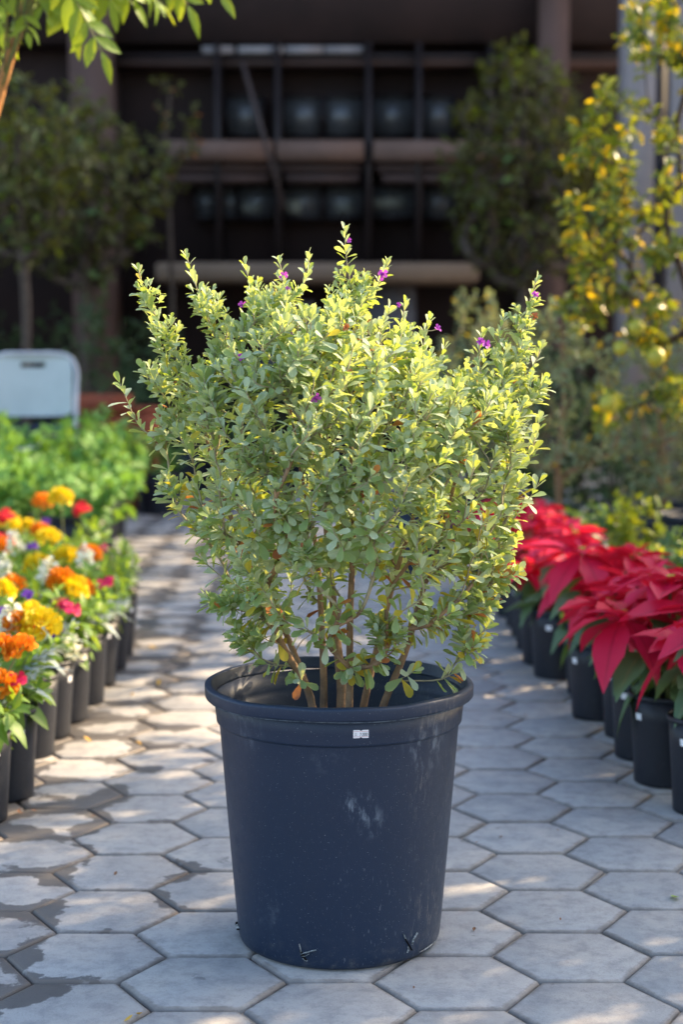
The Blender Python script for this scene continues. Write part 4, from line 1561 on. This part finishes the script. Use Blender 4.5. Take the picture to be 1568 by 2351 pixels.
# basil bushes in dark pots, across the path from the chair
bi = 0
basil_spots = []
for (ex, ey) in [(273, 1278), (297, 1230), (315, 1166)]:
    g = ground(ex, ey)
    basil_spots.append((g[0] - 0.16, g[1] + 0.02))
basil_spots += [(-1.06, 6.15), (-1.55, 6.75), (-1.70, 7.30), (-1.80, 7.9), (-1.42, 6.2)]
basil_spots = relax(basil_spots, 0.36)
brank = {i: q for q, i in enumerate(sorted(range(8), key=lambda i: basil_spots[i][1]))}
pb = pot_at(basil_spots[0][0], basil_spots[0][1], 0.165, 0.13, 0.30, 'dark pot of the %s basil bush counted from the flowers' % ORD[brank[0]], 'pots of the basil bushes')
protoB = None
for k, (X, Y) in enumerate(basil_spots):
    if k:
        dup(pb, (X, Y, 0.0008), prng.uniform(0, 6), 'dark pot of the %s basil bush counted from the flowers' % ORD[brank[k]])
    hgt = [0.37, 0.40, 0.42, 0.24, 0.38, 0.42, 0.42, 0.26][k]
    bushy('basil_bush', 'bright green basil bush, %s counted from the flowers towards the chair' % ORD[brank[k]], 'plant', (X, Y), 0, 0.255, hgt, 0.29, 110, 0.068, 'ovate', 'basil', 500 + k,
          28, 0.018, 0.006, 'basil bushes', 0.45, 85, 0.8, run=0.15, cz=0.16)
# a trailing green sprig by the far pots
pot_at(-1.08, 9.3, 0.13, 0.11, 0.24, 'small black pot behind the basil bushes')
bushy('leafy_plant', 'small light green plant leaning over the path past the basil bushes', 'plant', (-1.08, 9.3), 0, 0.21, 0.22, 0.18, 26, 0.06, 'ovate', 'basil', 560, 20, 0.02, 0.004, None, 0.6, run=0.12)

# row of pots at the end of the path
endrow = [(-0.62, 10.6), (-0.25, 10.8), (0.15, 10.7), (0.55, 10.6), (0.95, 10.5), (1.35, 10.4), (-1.0, 10.7), (-1.4, 10.8)]
erank = {i: q for q, i in enumerate(sorted(range(8), key=lambda i: -endrow[i][0]))}
pe = None
for k, (X, Y) in enumerate(endrow):
    if pe is None:
        pe = pot_at(X, Y, 0.15, 0.12, 0.30, 'black pot closing the path, %s counted from the lemon tree side' % ORD[erank[0]], 'pots closing the path')
    else:
        dup(pe, (X, Y, 0.0008), 0.3 * k, 'black pot closing the path, %s counted from the lemon tree side' % ORD[erank[k]])
    bushy('dark_shrub', 'dark green shrub closing the path, %s counted from the lemon tree side' % ORD[erank[k]], 'shrub', (X, Y), 0, 0.26, 0.62 + 0.12 * (k % 3), 0.24, 46, 0.07, 'tri', 'dark_bush', 600 + k, 0, 0.022, 0.008,
          'shrubs closing the path', 0.3, run=0.2, stem_mat='bark_dark')

# silvery shrubs behind the poinsettias, same kind as the big one, out of focus
def far_sage(X, Y, h0, height, rad, label, seed, n=150, group='further silvery shrubs'):
    return bushy('sage_shrub', label, 'shrub', (X, Y), 0, h0, height, rad, n, 0.040, 'sage', 'rosemary', seed, 0, 0.0088, 0.012, group, 0.1, 62, 2.6,
                 alt=('citrus_gold', 0.04), run=0.24, cz=height * 0.52, stem_mat='bark', flat=0.62 if seed == 700 else 0.95)
for (X, Y, h0, hh, rad, lab, s_) in [(0.82, 5.95, 0.26, 0.92, 0.27, 'tall grey-green shrub with a bare brown trunk behind the poinsettias', 700),
                                     (1.32, 6.5, 0.26, 0.86, 0.32, 'wide grey-green shrub behind the lemon fruits', 701),
                                     (0.62, 7.3, 0.26, 0.98, 0.24, 'slender grey-green shrub with upright spires beyond the trunked one', 702),
                                     (1.75, 7.4, 0.26, 0.9, 0.34, 'grey-green shrub beside the pale pilasters', 703)]:
    pot_at(X, Y, 0.17, 0.14, 0.30, 'dark pot under the ' + lab.split(' with')[0].split(' behind')[0].split(' beside')[0] + (' by the pilasters' if s_ == 703 else ' near the lemon tree' if s_ == 701 else ''))
    far_sage(X, Y, h0, hh, rad, lab, s_)
pot_at(0.37, 6.7, 0.165, 0.14, 0.26, 'dark blue pot seen through the bare stems of the silvery shrub', None, 'big_pot')
bushy('leafy_plant', 'low dark green plant in the dark blue pot beyond the silvery shrub', 'plant', (0.37, 6.7), 0, 0.22, 0.28, 0.18, 34, 0.05, 'ovate', 'lowgreen', 730, 10, 0.02, 0.005, None, 0.4, run=0.14)

# low green plants between the poinsettias and the lemon tree
low = [(0.93, 5.00, 'lime', 'yellow-green plant with upright new shoots behind the poinsettias', 0.33, 0.9), (1.02, 4.42, 'lowgreen', 'round-leaved dark green plant behind the nearest poinsettias', 0.24, 0.5),
       (1.12, 4.72, 'lowgreen', 'low glossy green plant crowding the poinsettia row', 0.28, 0.4), (1.22, 4.45, 'lowgreen', 'leafy green plant under the lemon tree', 0.28, 0.6),
       (0.98, 3.90, 'lowgreen', 'small green plant beside the large drooping poinsettia', 0.18, 0.4), (0.90, 5.45, 'lowgreen', 'green plant between the trunked shrub and the poinsettias', 0.24, 0.4)]
for k, (X, Y, mt, lab, hh, up) in enumerate(low):
    pot_at(X, Y, 0.085, 0.07, 0.19, 'small black pot under the ' + lab.split(' with')[0].split(' behind')[0].split(' under')[0].split(' beside')[0].split(' between')[0].split(' crowding')[0] + [' near the trunked shrub', ' with round leaves', '', ' of the lemon tree', ' by the drooping poinsettia', ' by the bare trunk'][k])
    bushy('leafy_plant', lab, 'plant', (X, Y), 0, 0.165, hh, 0.12 if mt == 'lime' else 0.19, 40 if mt == 'lime' else 75, 0.042, 'ovate', mt, 740 + k, 60, 0.012, 0.004, 'low green plants', 0.25, 80, up, alt=('lime', 0.12), run=0.10, wid=1.25)

# ------------------------------------------------------------------ lemon tree
lx, lyy = 1.30, 5.50
pot_at(lx, lyy, 0.20, 0.16, 0.36, 'large black pot at the foot of the lemon tree')
lem = thing('lemon_tree', 'lemon tree with golden green leaves and unripe fruits beside the pale pilasters', 'tree', (lx, lyy, 0.31))
LB = np.array([lx, lyy, 0.31])
ls = Skeleton()
ls.trunk([LB, LB + (0.0, 0, 0.3), LB + (-0.03, 0, 0.65), LB + (0.02, 0, 1.05), LB + (0.0, 0, 1.6)], 0.04)
ls.trunk([LB + (-0.01, 0, 0.45), LB + (-0.10, -0.05, 0.75), LB + (-0.20, -0.04, 1.05)], 0.04)
lr = random.Random(9)
lt = []
for (x, y) in [(1400, 205), (1370, 265), (1340, 300), (1320, 372), (1312, 470), (1318, 545), (1350, 560), (1330, 640), (1300, 712), (1345, 735), (1400, 690), (1420, 330), (1440, 420), (1470, 250),
               (1395, 420), (1385, 480), (1420, 560), (1450, 650), (1500, 580), (1505, 800), (1395, 900), (1395, 955), (1480, 760), (1520, 700), (1540, 420), (1530, 300), (1545, 880), (1555, 960),
               (1440, 780), (1462, 20), (1445, 70), (1465, 110), (1510, 60), (1545, 120), (1530, 10), (1560, 60), (1360, 650), (1370, 350), (1430, 480), (1500, 480), (1550, 560), (1525, 900)]:
    for q in range(6):
        Y = lyy + lr.uniform(-0.28, 0.22)
        lt.append(at(x + lr.uniform(-26, 26), y + lr.uniform(-24, 24), Y))
for q in range(190):
    a = lr.uniform(0, 6.28)
    rr = 0.50 * math.sqrt(lr.random())
    z = lr.uniform(0.55, 2.15)
    if math.cos(a) * rr < -0.15:
        continue
    lt.append(np.array([lx + 0.03 + math.cos(a) * rr, lyy + math.sin(a) * rr * 0.9, 0.31 + z]))
lt.sort(key=lambda p: np.linalg.norm(p - LB - (0, 0, .7)))
lv = Leaves()
for p in lt:
    o = unit(np.array([p[0] - lx, p[1] - lyy, 0.0]))
    ids = ls.reach(p, o + np.array([0, 0, lr.uniform(-.5, .7)]), step=0.03, minlen=0.06, zpen=0.5)
    leaf_run(lv, np.array([ls.P[i] for i in ids]) - LB, 0.13, 0.0135, 0.052, lambda f, q: ('citrus', 'citrus_gold' if lr.random() < 0.14 else 'citrus'), lr, 35, 80, 0.3)
LR = ls.radii(0.0016, 0.45, 0.018)
for q, i in enumerate(ls.shoots[0]):
    LR[i] = max(LR[i], 0.018 * (1 - 0.5 * q / len(ls.shoots[0])))
stems(ls, LR, lem, M['bark_dark'], M['bark_dark'], LB, 0.009, 'trunk', 'branches')
lv.build(lem, 300, LB, rest='crown')
fm = MB()
fm.lathe([(0.0, -0.031), (0.009, -0.029), (0.021, -0.020), (0.0285, -0.004), (0.027, 0.011), (0.018, 0.024), (0.007, 0.030), (0.0, 0.0305)], 20)
fmesh = fm.mesh('fruit', M['fruit'], True)
AP = np.array(ls.P)
for (x, y, sc) in [(1506, 820, 1.12), (1397, 928, 1.05), (1425, 800, 0.85), (1462, 752, 0.95)]:
    p = at(x, y, lyy - 0.22)
    q = AP[np.argmin(np.linalg.norm(AP - p - np.array([0, 0, 0.05]), axis=1))]
    f = link('fruit', fmesh, lem, Matrix.Translation(Vector(p - LB)) @ Matrix.Rotation(lr.uniform(-.3, .3), 4, 'X') @ Matrix.Scale(sc, 4))
    b = MB()
    b.tube(resample(np.array([q - LB, (q + p) / 2 - LB + (0, 0, 0.02), p - LB + (0, 0, 0.029 * sc)]), 0.02), 0.0025, 5)
    b.build('fruit_stalk', M['green_stem'], lem, True)

# ------------------------------------------------------------------ hanging branch of a tree at the side of the flower pots
tx, ty = -1.28, 3.95
pin = thing('young_tree', 'tree with orange bark and bright green feathery leaves overhanging the flower pots', 'tree', (tx, ty, 0.0))
TB = np.array([tx, ty, 0.0])
b = MB()
trunk = resample(np.array([[0, 0, -0.01], [0.02, 0, 0.6], [0.05, 0, 1.1], at(-60, 420, ty) - TB, at(5, 190, ty) - TB, at(42, 60, ty) - TB, at(62, 15, ty) - TB, at(90, -120, ty) - TB, at(110, -300, ty) - TB]), 0.05)
b.tube(trunk, np.linspace(0.028, 0.009, len(trunk)), 8)
b.build('trunk', M['bark_orange'], pin, True)
pr_ = random.Random(31)
lv = Leaves()
rach = MB()
def pinnate(p0, p1, n=6, s=0.07, sag=0.03):
    """a feathery leaf: a thin stalk with leaflets in pairs"""
    p0, p1 = np.asarray(p0), np.asarray(p1)
    mid = (p0 + p1) / 2 + np.array([0, 0, sag])
    P = resample(np.array([p0, mid, p1]), 0.012)
    rach.tube(P - TB, 0.0014, 4)
    d = unit(p1 - p0)
    side = unit(np.cross(d, (0.1, -0.8, 0.6)))
    nn_ = np.cross(side, d)
    for k in range(n):
        f = 0.25 + 0.72 * k / n
        p = P[min(int(f * len(P)), len(P) - 1)] - TB
        for sg in (-1, 1):
            dd = d * 0.75 + sg * side * pr_.uniform(.6, .9) + np.array([0, 0, -0.25]) + np.array([pr_.uniform(-.12, .12) for _ in range(3)])
            lv.add(p, dd, nn_ + np.array([pr_.uniform(-.4, .4) for _ in range(3)]), s * 1.2 * pr_.uniform(.85, 1.1) * (1.05 - 0.25 * f), 'lance', 'pinnate', 1.55)
    lv.add(P[-1] - TB, d + np.array([0, 0, -.2]), nn_, s, 'lance', 'pinnate', 1.25)
for (x0, y0, x1, y1, n, s) in [(100, -90, 232, 118, 5, 0.070), (125, -80, 165, 45, 4, .088), (60, 0, 110, 40, 3, .055), (60, 20, 12, 110, 4, .055), (50, 40, 62, 75, 3, .05), (30, -60, -30, 60, 4, .07),
                               (170, -120, 300, 0, 4, .075), (220, -130, 372, 12, 5, .075), (300, -150, 430, 12, 5, .075), (330, -150, 505, -12, 5, .07), (200, -110, 250, 0, 4, .08),
                               (120, -120, 290, -30, 5, .07), (0, -40, 50, 10, 4, .06), (40, -100, 95, -10, 4, .07), (150, -110, 190, -10, 4, .08)]:
    a = at(x0, y0, ty + pr_.uniform(-.15, .15))
    c = at(x1, y1, ty + pr_.uniform(-.2, .15))
    pinnate(a, c, n, s)
for q in range(70):             # the crown above the picture
    a = at(pr_.uniform(-700, 430), pr_.uniform(-800, -190), ty + pr_.uniform(-.6, .6))
    c = a + np.array([pr_.uniform(-.25, .25), pr_.uniform(-.25, .25), pr_.uniform(-.22, .02)])
    pinnate(a, c, 6, 0.06)
    rach.tube([trunk[-1 - q % 12], (trunk[-1 - q % 12] + a - TB) / 2 + np.array([0, 0, .05]), a - TB], 0.003, 4)
for (x0, y0) in [(90, -60), (180, -120), (300, -150), (120, -50), (250, -130), (400, -140), (350, -130)]:
    a = at(x0, y0, ty)
    rach.tube(resample(np.array([trunk[-6], (trunk[-6] + a - TB) / 2 + np.array([0, 0, .03]), a - TB]), 0.05), 0.005, 5)
rach.build('branches', M['green_stem'], pin, True, kind='stuff')
lv.build(pin, 150, TB, rest='crown')

# ------------------------------------------------------------------ dark trees in front of the building
def dark_tree(label, x, Y, zbase, crown, seed, n=150, lsize=0.085, trunk_r=0.03, alt=('citrus', 0.15), mat='dark_tree'):
    cx, cy0, cy1, cw = crown           # centre x, top y, bottom y, width in pixels
    X = FX(x, Y)
    top = at(cx, cy0, Y)[2]
    bot = at(cx, cy1, Y)[2]
    cz = (top + bot) / 2 - zbase
    h = top - zbase
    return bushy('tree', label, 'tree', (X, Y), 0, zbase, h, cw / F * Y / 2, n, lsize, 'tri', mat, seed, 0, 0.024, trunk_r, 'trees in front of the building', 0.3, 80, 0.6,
                 alt=alt, run=0.30, cz=cz, flat=(cz - (bot - zbase)) / cz, stem_mat='bark_dark', fill=0.3)
pot_at(FX(65, 10.2), 10.2, 0.33, 0.28, 0.48, 'big dark tub with a thin-trunked tree behind the white chair', None, 'big_pot')
dark_tree('thin-trunked shaded tree growing from the big dark tub behind the chair', 65, 10.2, 0.43, (110, 170, 590, 340), 800, 170, 0.10, 0.035, ('citrus', 0.15))
pot_at(FX(205, 11.2), 11.2, 0.24, 0.2, 0.4, 'dark pot of the pale-trunked tree by the brown column')
dark_tree('wide shaded tree with a pale trunk before the brown column', 205, 11.2, 0.35, (300, 190, 650, 400), 801, 250, 0.105, 0.045, ('citrus', 0.12))
pot_at(FX(400, 11.9), 11.9, 0.22, 0.18, 0.4, 'dark pot of the thin brownish tree beside the ledge')
dark_tree('thin brownish tree reaching up beside the window bands', 400, 11.9, 0.35, (390, 150, 480, 150), 805, 34, 0.075, 0.025, ('sage_orange', 0.06))
pot_at(FX(1195, 11.4), 11.4, 0.26, 0.2, 0.4, 'dark pot of the tall shaded tree beside the ledge')
dark_tree('tall dense shaded tree covering one end of the beige ledge', 1195, 11.4, 0.35, (1130, 80, 660, 410), 802, 330, 0.10, 0.04, ('citrus', 0.10))
dark_tree('narrow shaded tree between the dense tree and the pilasters', 1330, 11.9, 0.0, (1300, 150, 700, 190), 803, 90, 0.08, 0.035, ('citrus', 0.06))
dark_tree('shaded tree at the wall beyond the big dark tub', -80, 11.5, 0.0, (0, 60, 700, 300), 804, 130, 0.09, 0.04, ('citrus', 0.08))
for k, (x, y0, w, Y, lab) in enumerate([(225, 660, 170, 10.3, 'dark green bush behind the terracotta planter'), (140, 690, 160, 11.6, 'dark bush before the wall beside the thin trunk'),
                                        (360, 700, 150, 11.2, 'low dark bush below the beige ledge'), (20, 700, 150, 11.8, 'dark bush in the shadow beyond the tub'),
                                        (1100, 740, 170, 9.4, 'dull green bush behind the slender silvery shrub'), (1290, 720, 160, 9.6, 'dull green bush in front of the pilasters'), (1400, 900, 230, 8.2, 'dull green bush behind the wide grey-green shrub'), (1530, 850, 230, 8.6, 'leafy bush under the far side of the lemon tree'), (1180, 930, 150, 8.0, 'low bush beyond the bare brown trunk')]):
    top = at(x, y0, Y)[2]
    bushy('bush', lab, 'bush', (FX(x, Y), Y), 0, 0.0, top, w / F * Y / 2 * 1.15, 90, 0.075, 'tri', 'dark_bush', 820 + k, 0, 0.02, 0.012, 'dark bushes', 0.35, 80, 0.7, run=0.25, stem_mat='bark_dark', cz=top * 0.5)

# ------------------------------------------------------------------ white folding chair
CY = 8.3
ccx = FX(80, CY)
ch = thing('folding_chair', 'white resin folding chair behind the basil bushes', 'chair', (ccx, CY, 0))
hw = 0.235
ztop = at(80, 806, CY)[2]
def rounded_rect(w, h, r, n=6):
    P = []
    for (cx, cz, a0) in ((w - r, h - r, 0), (-w + r, h - r, 90), (-w + r, -h + r, 180), (w - r, -h + r, 270)):
        for k in range(n + 1):
            a = math.radians(a0 + 90 * k / n)
            P.append((cx + r * math.cos(a), cz + r * math.sin(a)))
    return np.array(P)
def plate_with_slot(w, h, r, thick, slot, bulge=0.03):
    """a rounded back panel with a hand slot cut through it"""
    me_b = MB()
    sw, sh, sx_, sz_ = slot
    xs = np.unique(np.concatenate([np.linspace(-w, w, 25), [sx_ - sw, sx_ + sw, -w + r, w - r]]))
    zs = np.unique(np.concatenate([np.linspace(-h, h, 13), [sz_ - sh, sz_ + sh, h - r]]))
    def lim(x):                  # rounded upper corners
        d = abs(x) - (w - r)
        top = h if d <= 0 else h - r + math.sqrt(max(0, r * r - d * d))
        bot = -h + 0.5 * (0.02 if d <= 0 else 0.02 + (r - math.sqrt(max(0, r * r - d * d))) * 0.7)
        return bot, top
    V, idx, T = [], {}, []
    for side in (0, 1):
        for i, x in enumerate(xs):
            b0, t0 = lim(x)
            for j, z in enumerate(zs):
                zz = min(max(z, b0), t0)
                y = bulge * (x / w) ** 2 * -1 + (thick if side else 0) + 0.0
                idx[(side, i, j)] = len(V)
                V.append((x, y, zz))
    for i in range(len(xs) - 1):
        for j in range(len(zs) - 1):
            xm, zm = (xs[i] + xs[i + 1]) / 2, (zs[j] + zs[j + 1]) / 2
            if abs(xm - sx_) < sw and abs(zm - sz_) < sh:
                continue
            for side in (0, 1):
                q = [idx[(side, i, j)], idx[(side, i + 1, j)], idx[(side, i + 1, j + 1)], idx[(side, i, j + 1)]]
                T += [(q[0], q[1], q[2]), (q[0], q[2], q[3])]
    ring = [(i, 0) for i in range(len(xs))] + [(len(xs) - 1, j) for j in range(len(zs))] + [(i, len(zs) - 1) for i in range(len(xs) - 1, -1, -1)] + [(0, j) for j in range(len(zs) - 1, -1, -1)]
    for (a_, b_2) in zip(ring, ring[1:] + ring[:1]):
        if a_ == b_2:
            continue
        p, q = idx[(0,) + a_], idx[(0,) + b_2]
        p1, q1 = idx[(1,) + a_], idx[(1,) + b_2]
        T += [(p, q, q1), (p, q1, p1)]
    me_b.add(V, T)
    return me_b
bh = 0.165
bk = plate_with_slot(hw - 0.022, bh, 0.075, 0.018, (0.065, 0.014, 0.0, bh - 0.052)).build('backrest', M['chair'], ch)
bk.location = (0, 0.0, ztop - bh - 0.018)
bk.rotation_euler = (math.radians(-8), 0, 0)
b = MB()
zt2 = ztop - 0.012
arch = [(-hw + 0.005, 0.16 * -1, 0.0)]
side_pts = []
for sgn in (-1, 1):
    b = MB()
    P = resample(np.array([(sgn * (hw - 0.0), -0.30, 0.012), (sgn * hw, -0.12, 0.46), (sgn * (hw - 0.002), 0.0, zt2 - 0.08), (sgn * (hw - 0.03), 0.012, zt2 - 0.02), (sgn * (hw - 0.085), 0.014, zt2), (0, 0.014, zt2)]), 0.02)
    b.tube(P, 0.0115, 8)
    b.build('frame_leg', M['chair_metal'], ch, True)
    b = MB()
    P = resample(np.array([(sgn * (hw - 0.028), 0.16, 0.012), (sgn * (hw - 0.028), -0.05, 0.40), (sgn * (hw - 0.028), -0.20, 0.44)]), 0.03)
    b.tube(P, 0.0105, 8)
    b.build('rear_leg', M['chair_metal'], ch, True)
b = MB()
b.box(-hw + 0.03, hw - 0.03, -0.36, 0.03, 0.432, 0.458, 0.008)
b.build('seat', M['chair'], ch)
# terracotta planter by the chair
g = FX(238, 9.1)
tcp = thing('planter', 'tall terracotta planter beside the white chair', 'planter', (g, 9.1, 0.0))
b = MB()
b.box(-0.13, 0.13, -0.13, 0.13, 0.0, 0.60, 0.012)
b.build('body', M['terracotta'], tcp)
b = MB()
for (x0, x1, y0, y1) in ((-0.155, 0.155, -0.155, -0.118), (-0.155, 0.155, 0.118, 0.155), (-0.155, -0.118, -0.1175, 0.1175), (0.118, 0.155, -0.1175, 0.1175)):
    b.box(x0, x1, y0, y1, 0.602, 0.70)
b.build('rim', M['terracotta'], tcp)
b = MB()
b.box(-0.117, 0.117, -0.117, 0.117, 0.603, 0.655)
b.build('soil', M['soil'], tcp)
g2 = FX(318, 9.5)
pot_at(g2, 9.5, 0.15, 0.12, 0.62, 'low maroon planter in front of the dark bushes', None, 'terracotta', 'planter')

# ------------------------------------------------------------------ unseen trees added to shade the path, with gaps for the sun
def shade_tree(X, Y, top, bot, rad, n, seed, label):
    cz = (top + bot) / 2
    return bushy('added_shade_tree', label, 'tree', (X, Y), 0, 0.0, top, rad, n, 0.085, 'tri', 'citrus', seed, 0, 0.021, 0.04, 'unseen trees added for shade', 0.3, 80, 0.5,
                 run=0.24, cz=cz, flat=(cz - bot) / cz, stem_mat='bark_dark', fill=0.25, wid=1.2)
for k, (X, Y, tp_, bt, rd, n) in enumerate([(2.30, 3.45, 2.3, 0.45, 0.80, 330), (2.55, 4.50, 2.25, 0.5, 0.62, 330), (2.6, 7.10, 2.75, 0.6, 0.72, 330), (2.2, 2.1, 2.5, 0.5, 0.75, 230), (2.95, 4.68, 2.95, 0.6, 0.80, 420), (3.5, 4.3, 3.0, 0.8, 0.85, 330),
                                         (3.5, 6.0, 2.55, 0.7, 0.8, 260), (2.8, 8.2, 2.8, 0.7, 0.8, 230), (3.8, 7.8, 3.2, 1.0, 0.9, 260), (3.0, 7.5, 3.0, 0.6, 0.7, 300), (3.1, 9.3, 3.3, 0.7, 0.8, 300)]):
    shade_tree(X, Y, tp_, bt, rd, n, 900 + k, 'unseen tree added for shade past the poinsettias, %s counted towards the building' % ORD[k])

# ------------------------------------------------------------------ fallen leaves and crumbs on the paving
dr = random.Random(77)
def fallen(x, y, mat, s, kind, label, cat='leaf', curl=None):
    p = ground(x, y)
    tp = leaf_tpl([(0, 0), (0.15, 0.10), (0.45, 0.24), (0.75, 0.20), (1, 0)], dr.uniform(0.2, 0.6), dr.uniform(-0.5, -0.2), 0.03, dr.randrange(99)) if curl is None else curl
    V, T, r = tp
    V = V * s
    a = dr.uniform(0, 6.28)
    c, sn = math.cos(a), math.sin(a)
    V = np.stack([V[:, 0] * c - V[:, 1] * sn, V[:, 0] * sn + V[:, 1] * c, V[:, 2]], 1)
    V[:, 2] -= V[:, 2].min() - 0.0006
    me = np_mesh('fallen_leaf', V, T, M[mat], None, r)
    o = link('fallen_leaf', me)
    o.location = (p[0], p[1], 0.0002)
    tag(o, label, cat, 'fallen leaves on the paving')
YL = 'yellow fallen leaf on the grey paving by the flower pots'
for (x, y, s) in [(360, 1490, .030), (363, 1573, .026), (305, 1593, .024), (210, 1703, .022), (325, 1708, .015), (318, 2326, .018), (283, 2345, .014), (525, 1310, .02), (361, 1307, .03)]:
    fallen(x, y, 'debris_yellow', s, 0, YL)
BL = 'small brown scrap of leaf on the hexagonal paving'
for (x, y, s) in [(1145, 1920, .014), (1088, 2138, .012), (1287, 2113, .007), (262, 2010, .012), (1212, 1642, .013), (1090, 1935, .007), (1283, 1907, .006), (950, 2270, .006), (155, 2360, .006), (98, 2428, .004),
                  (208, 1875, .010), (148, 1784, .009), (325, 1255, .018), (52, 1868, .014), (40, 1865, .012), (85, 1861, .012), (560, 1640, .01)]:
    fallen(x, y, 'debris_brown', s, 0, BL)
fallen(1545, 2148 - 93, 'debris_green', .030, 0, 'curled light green leaf lying on the paving below the poinsettias')

print('objects', len(bpy.data.objects), 'tris', sum(len(m.polygons) for m in bpy.data.meshes))
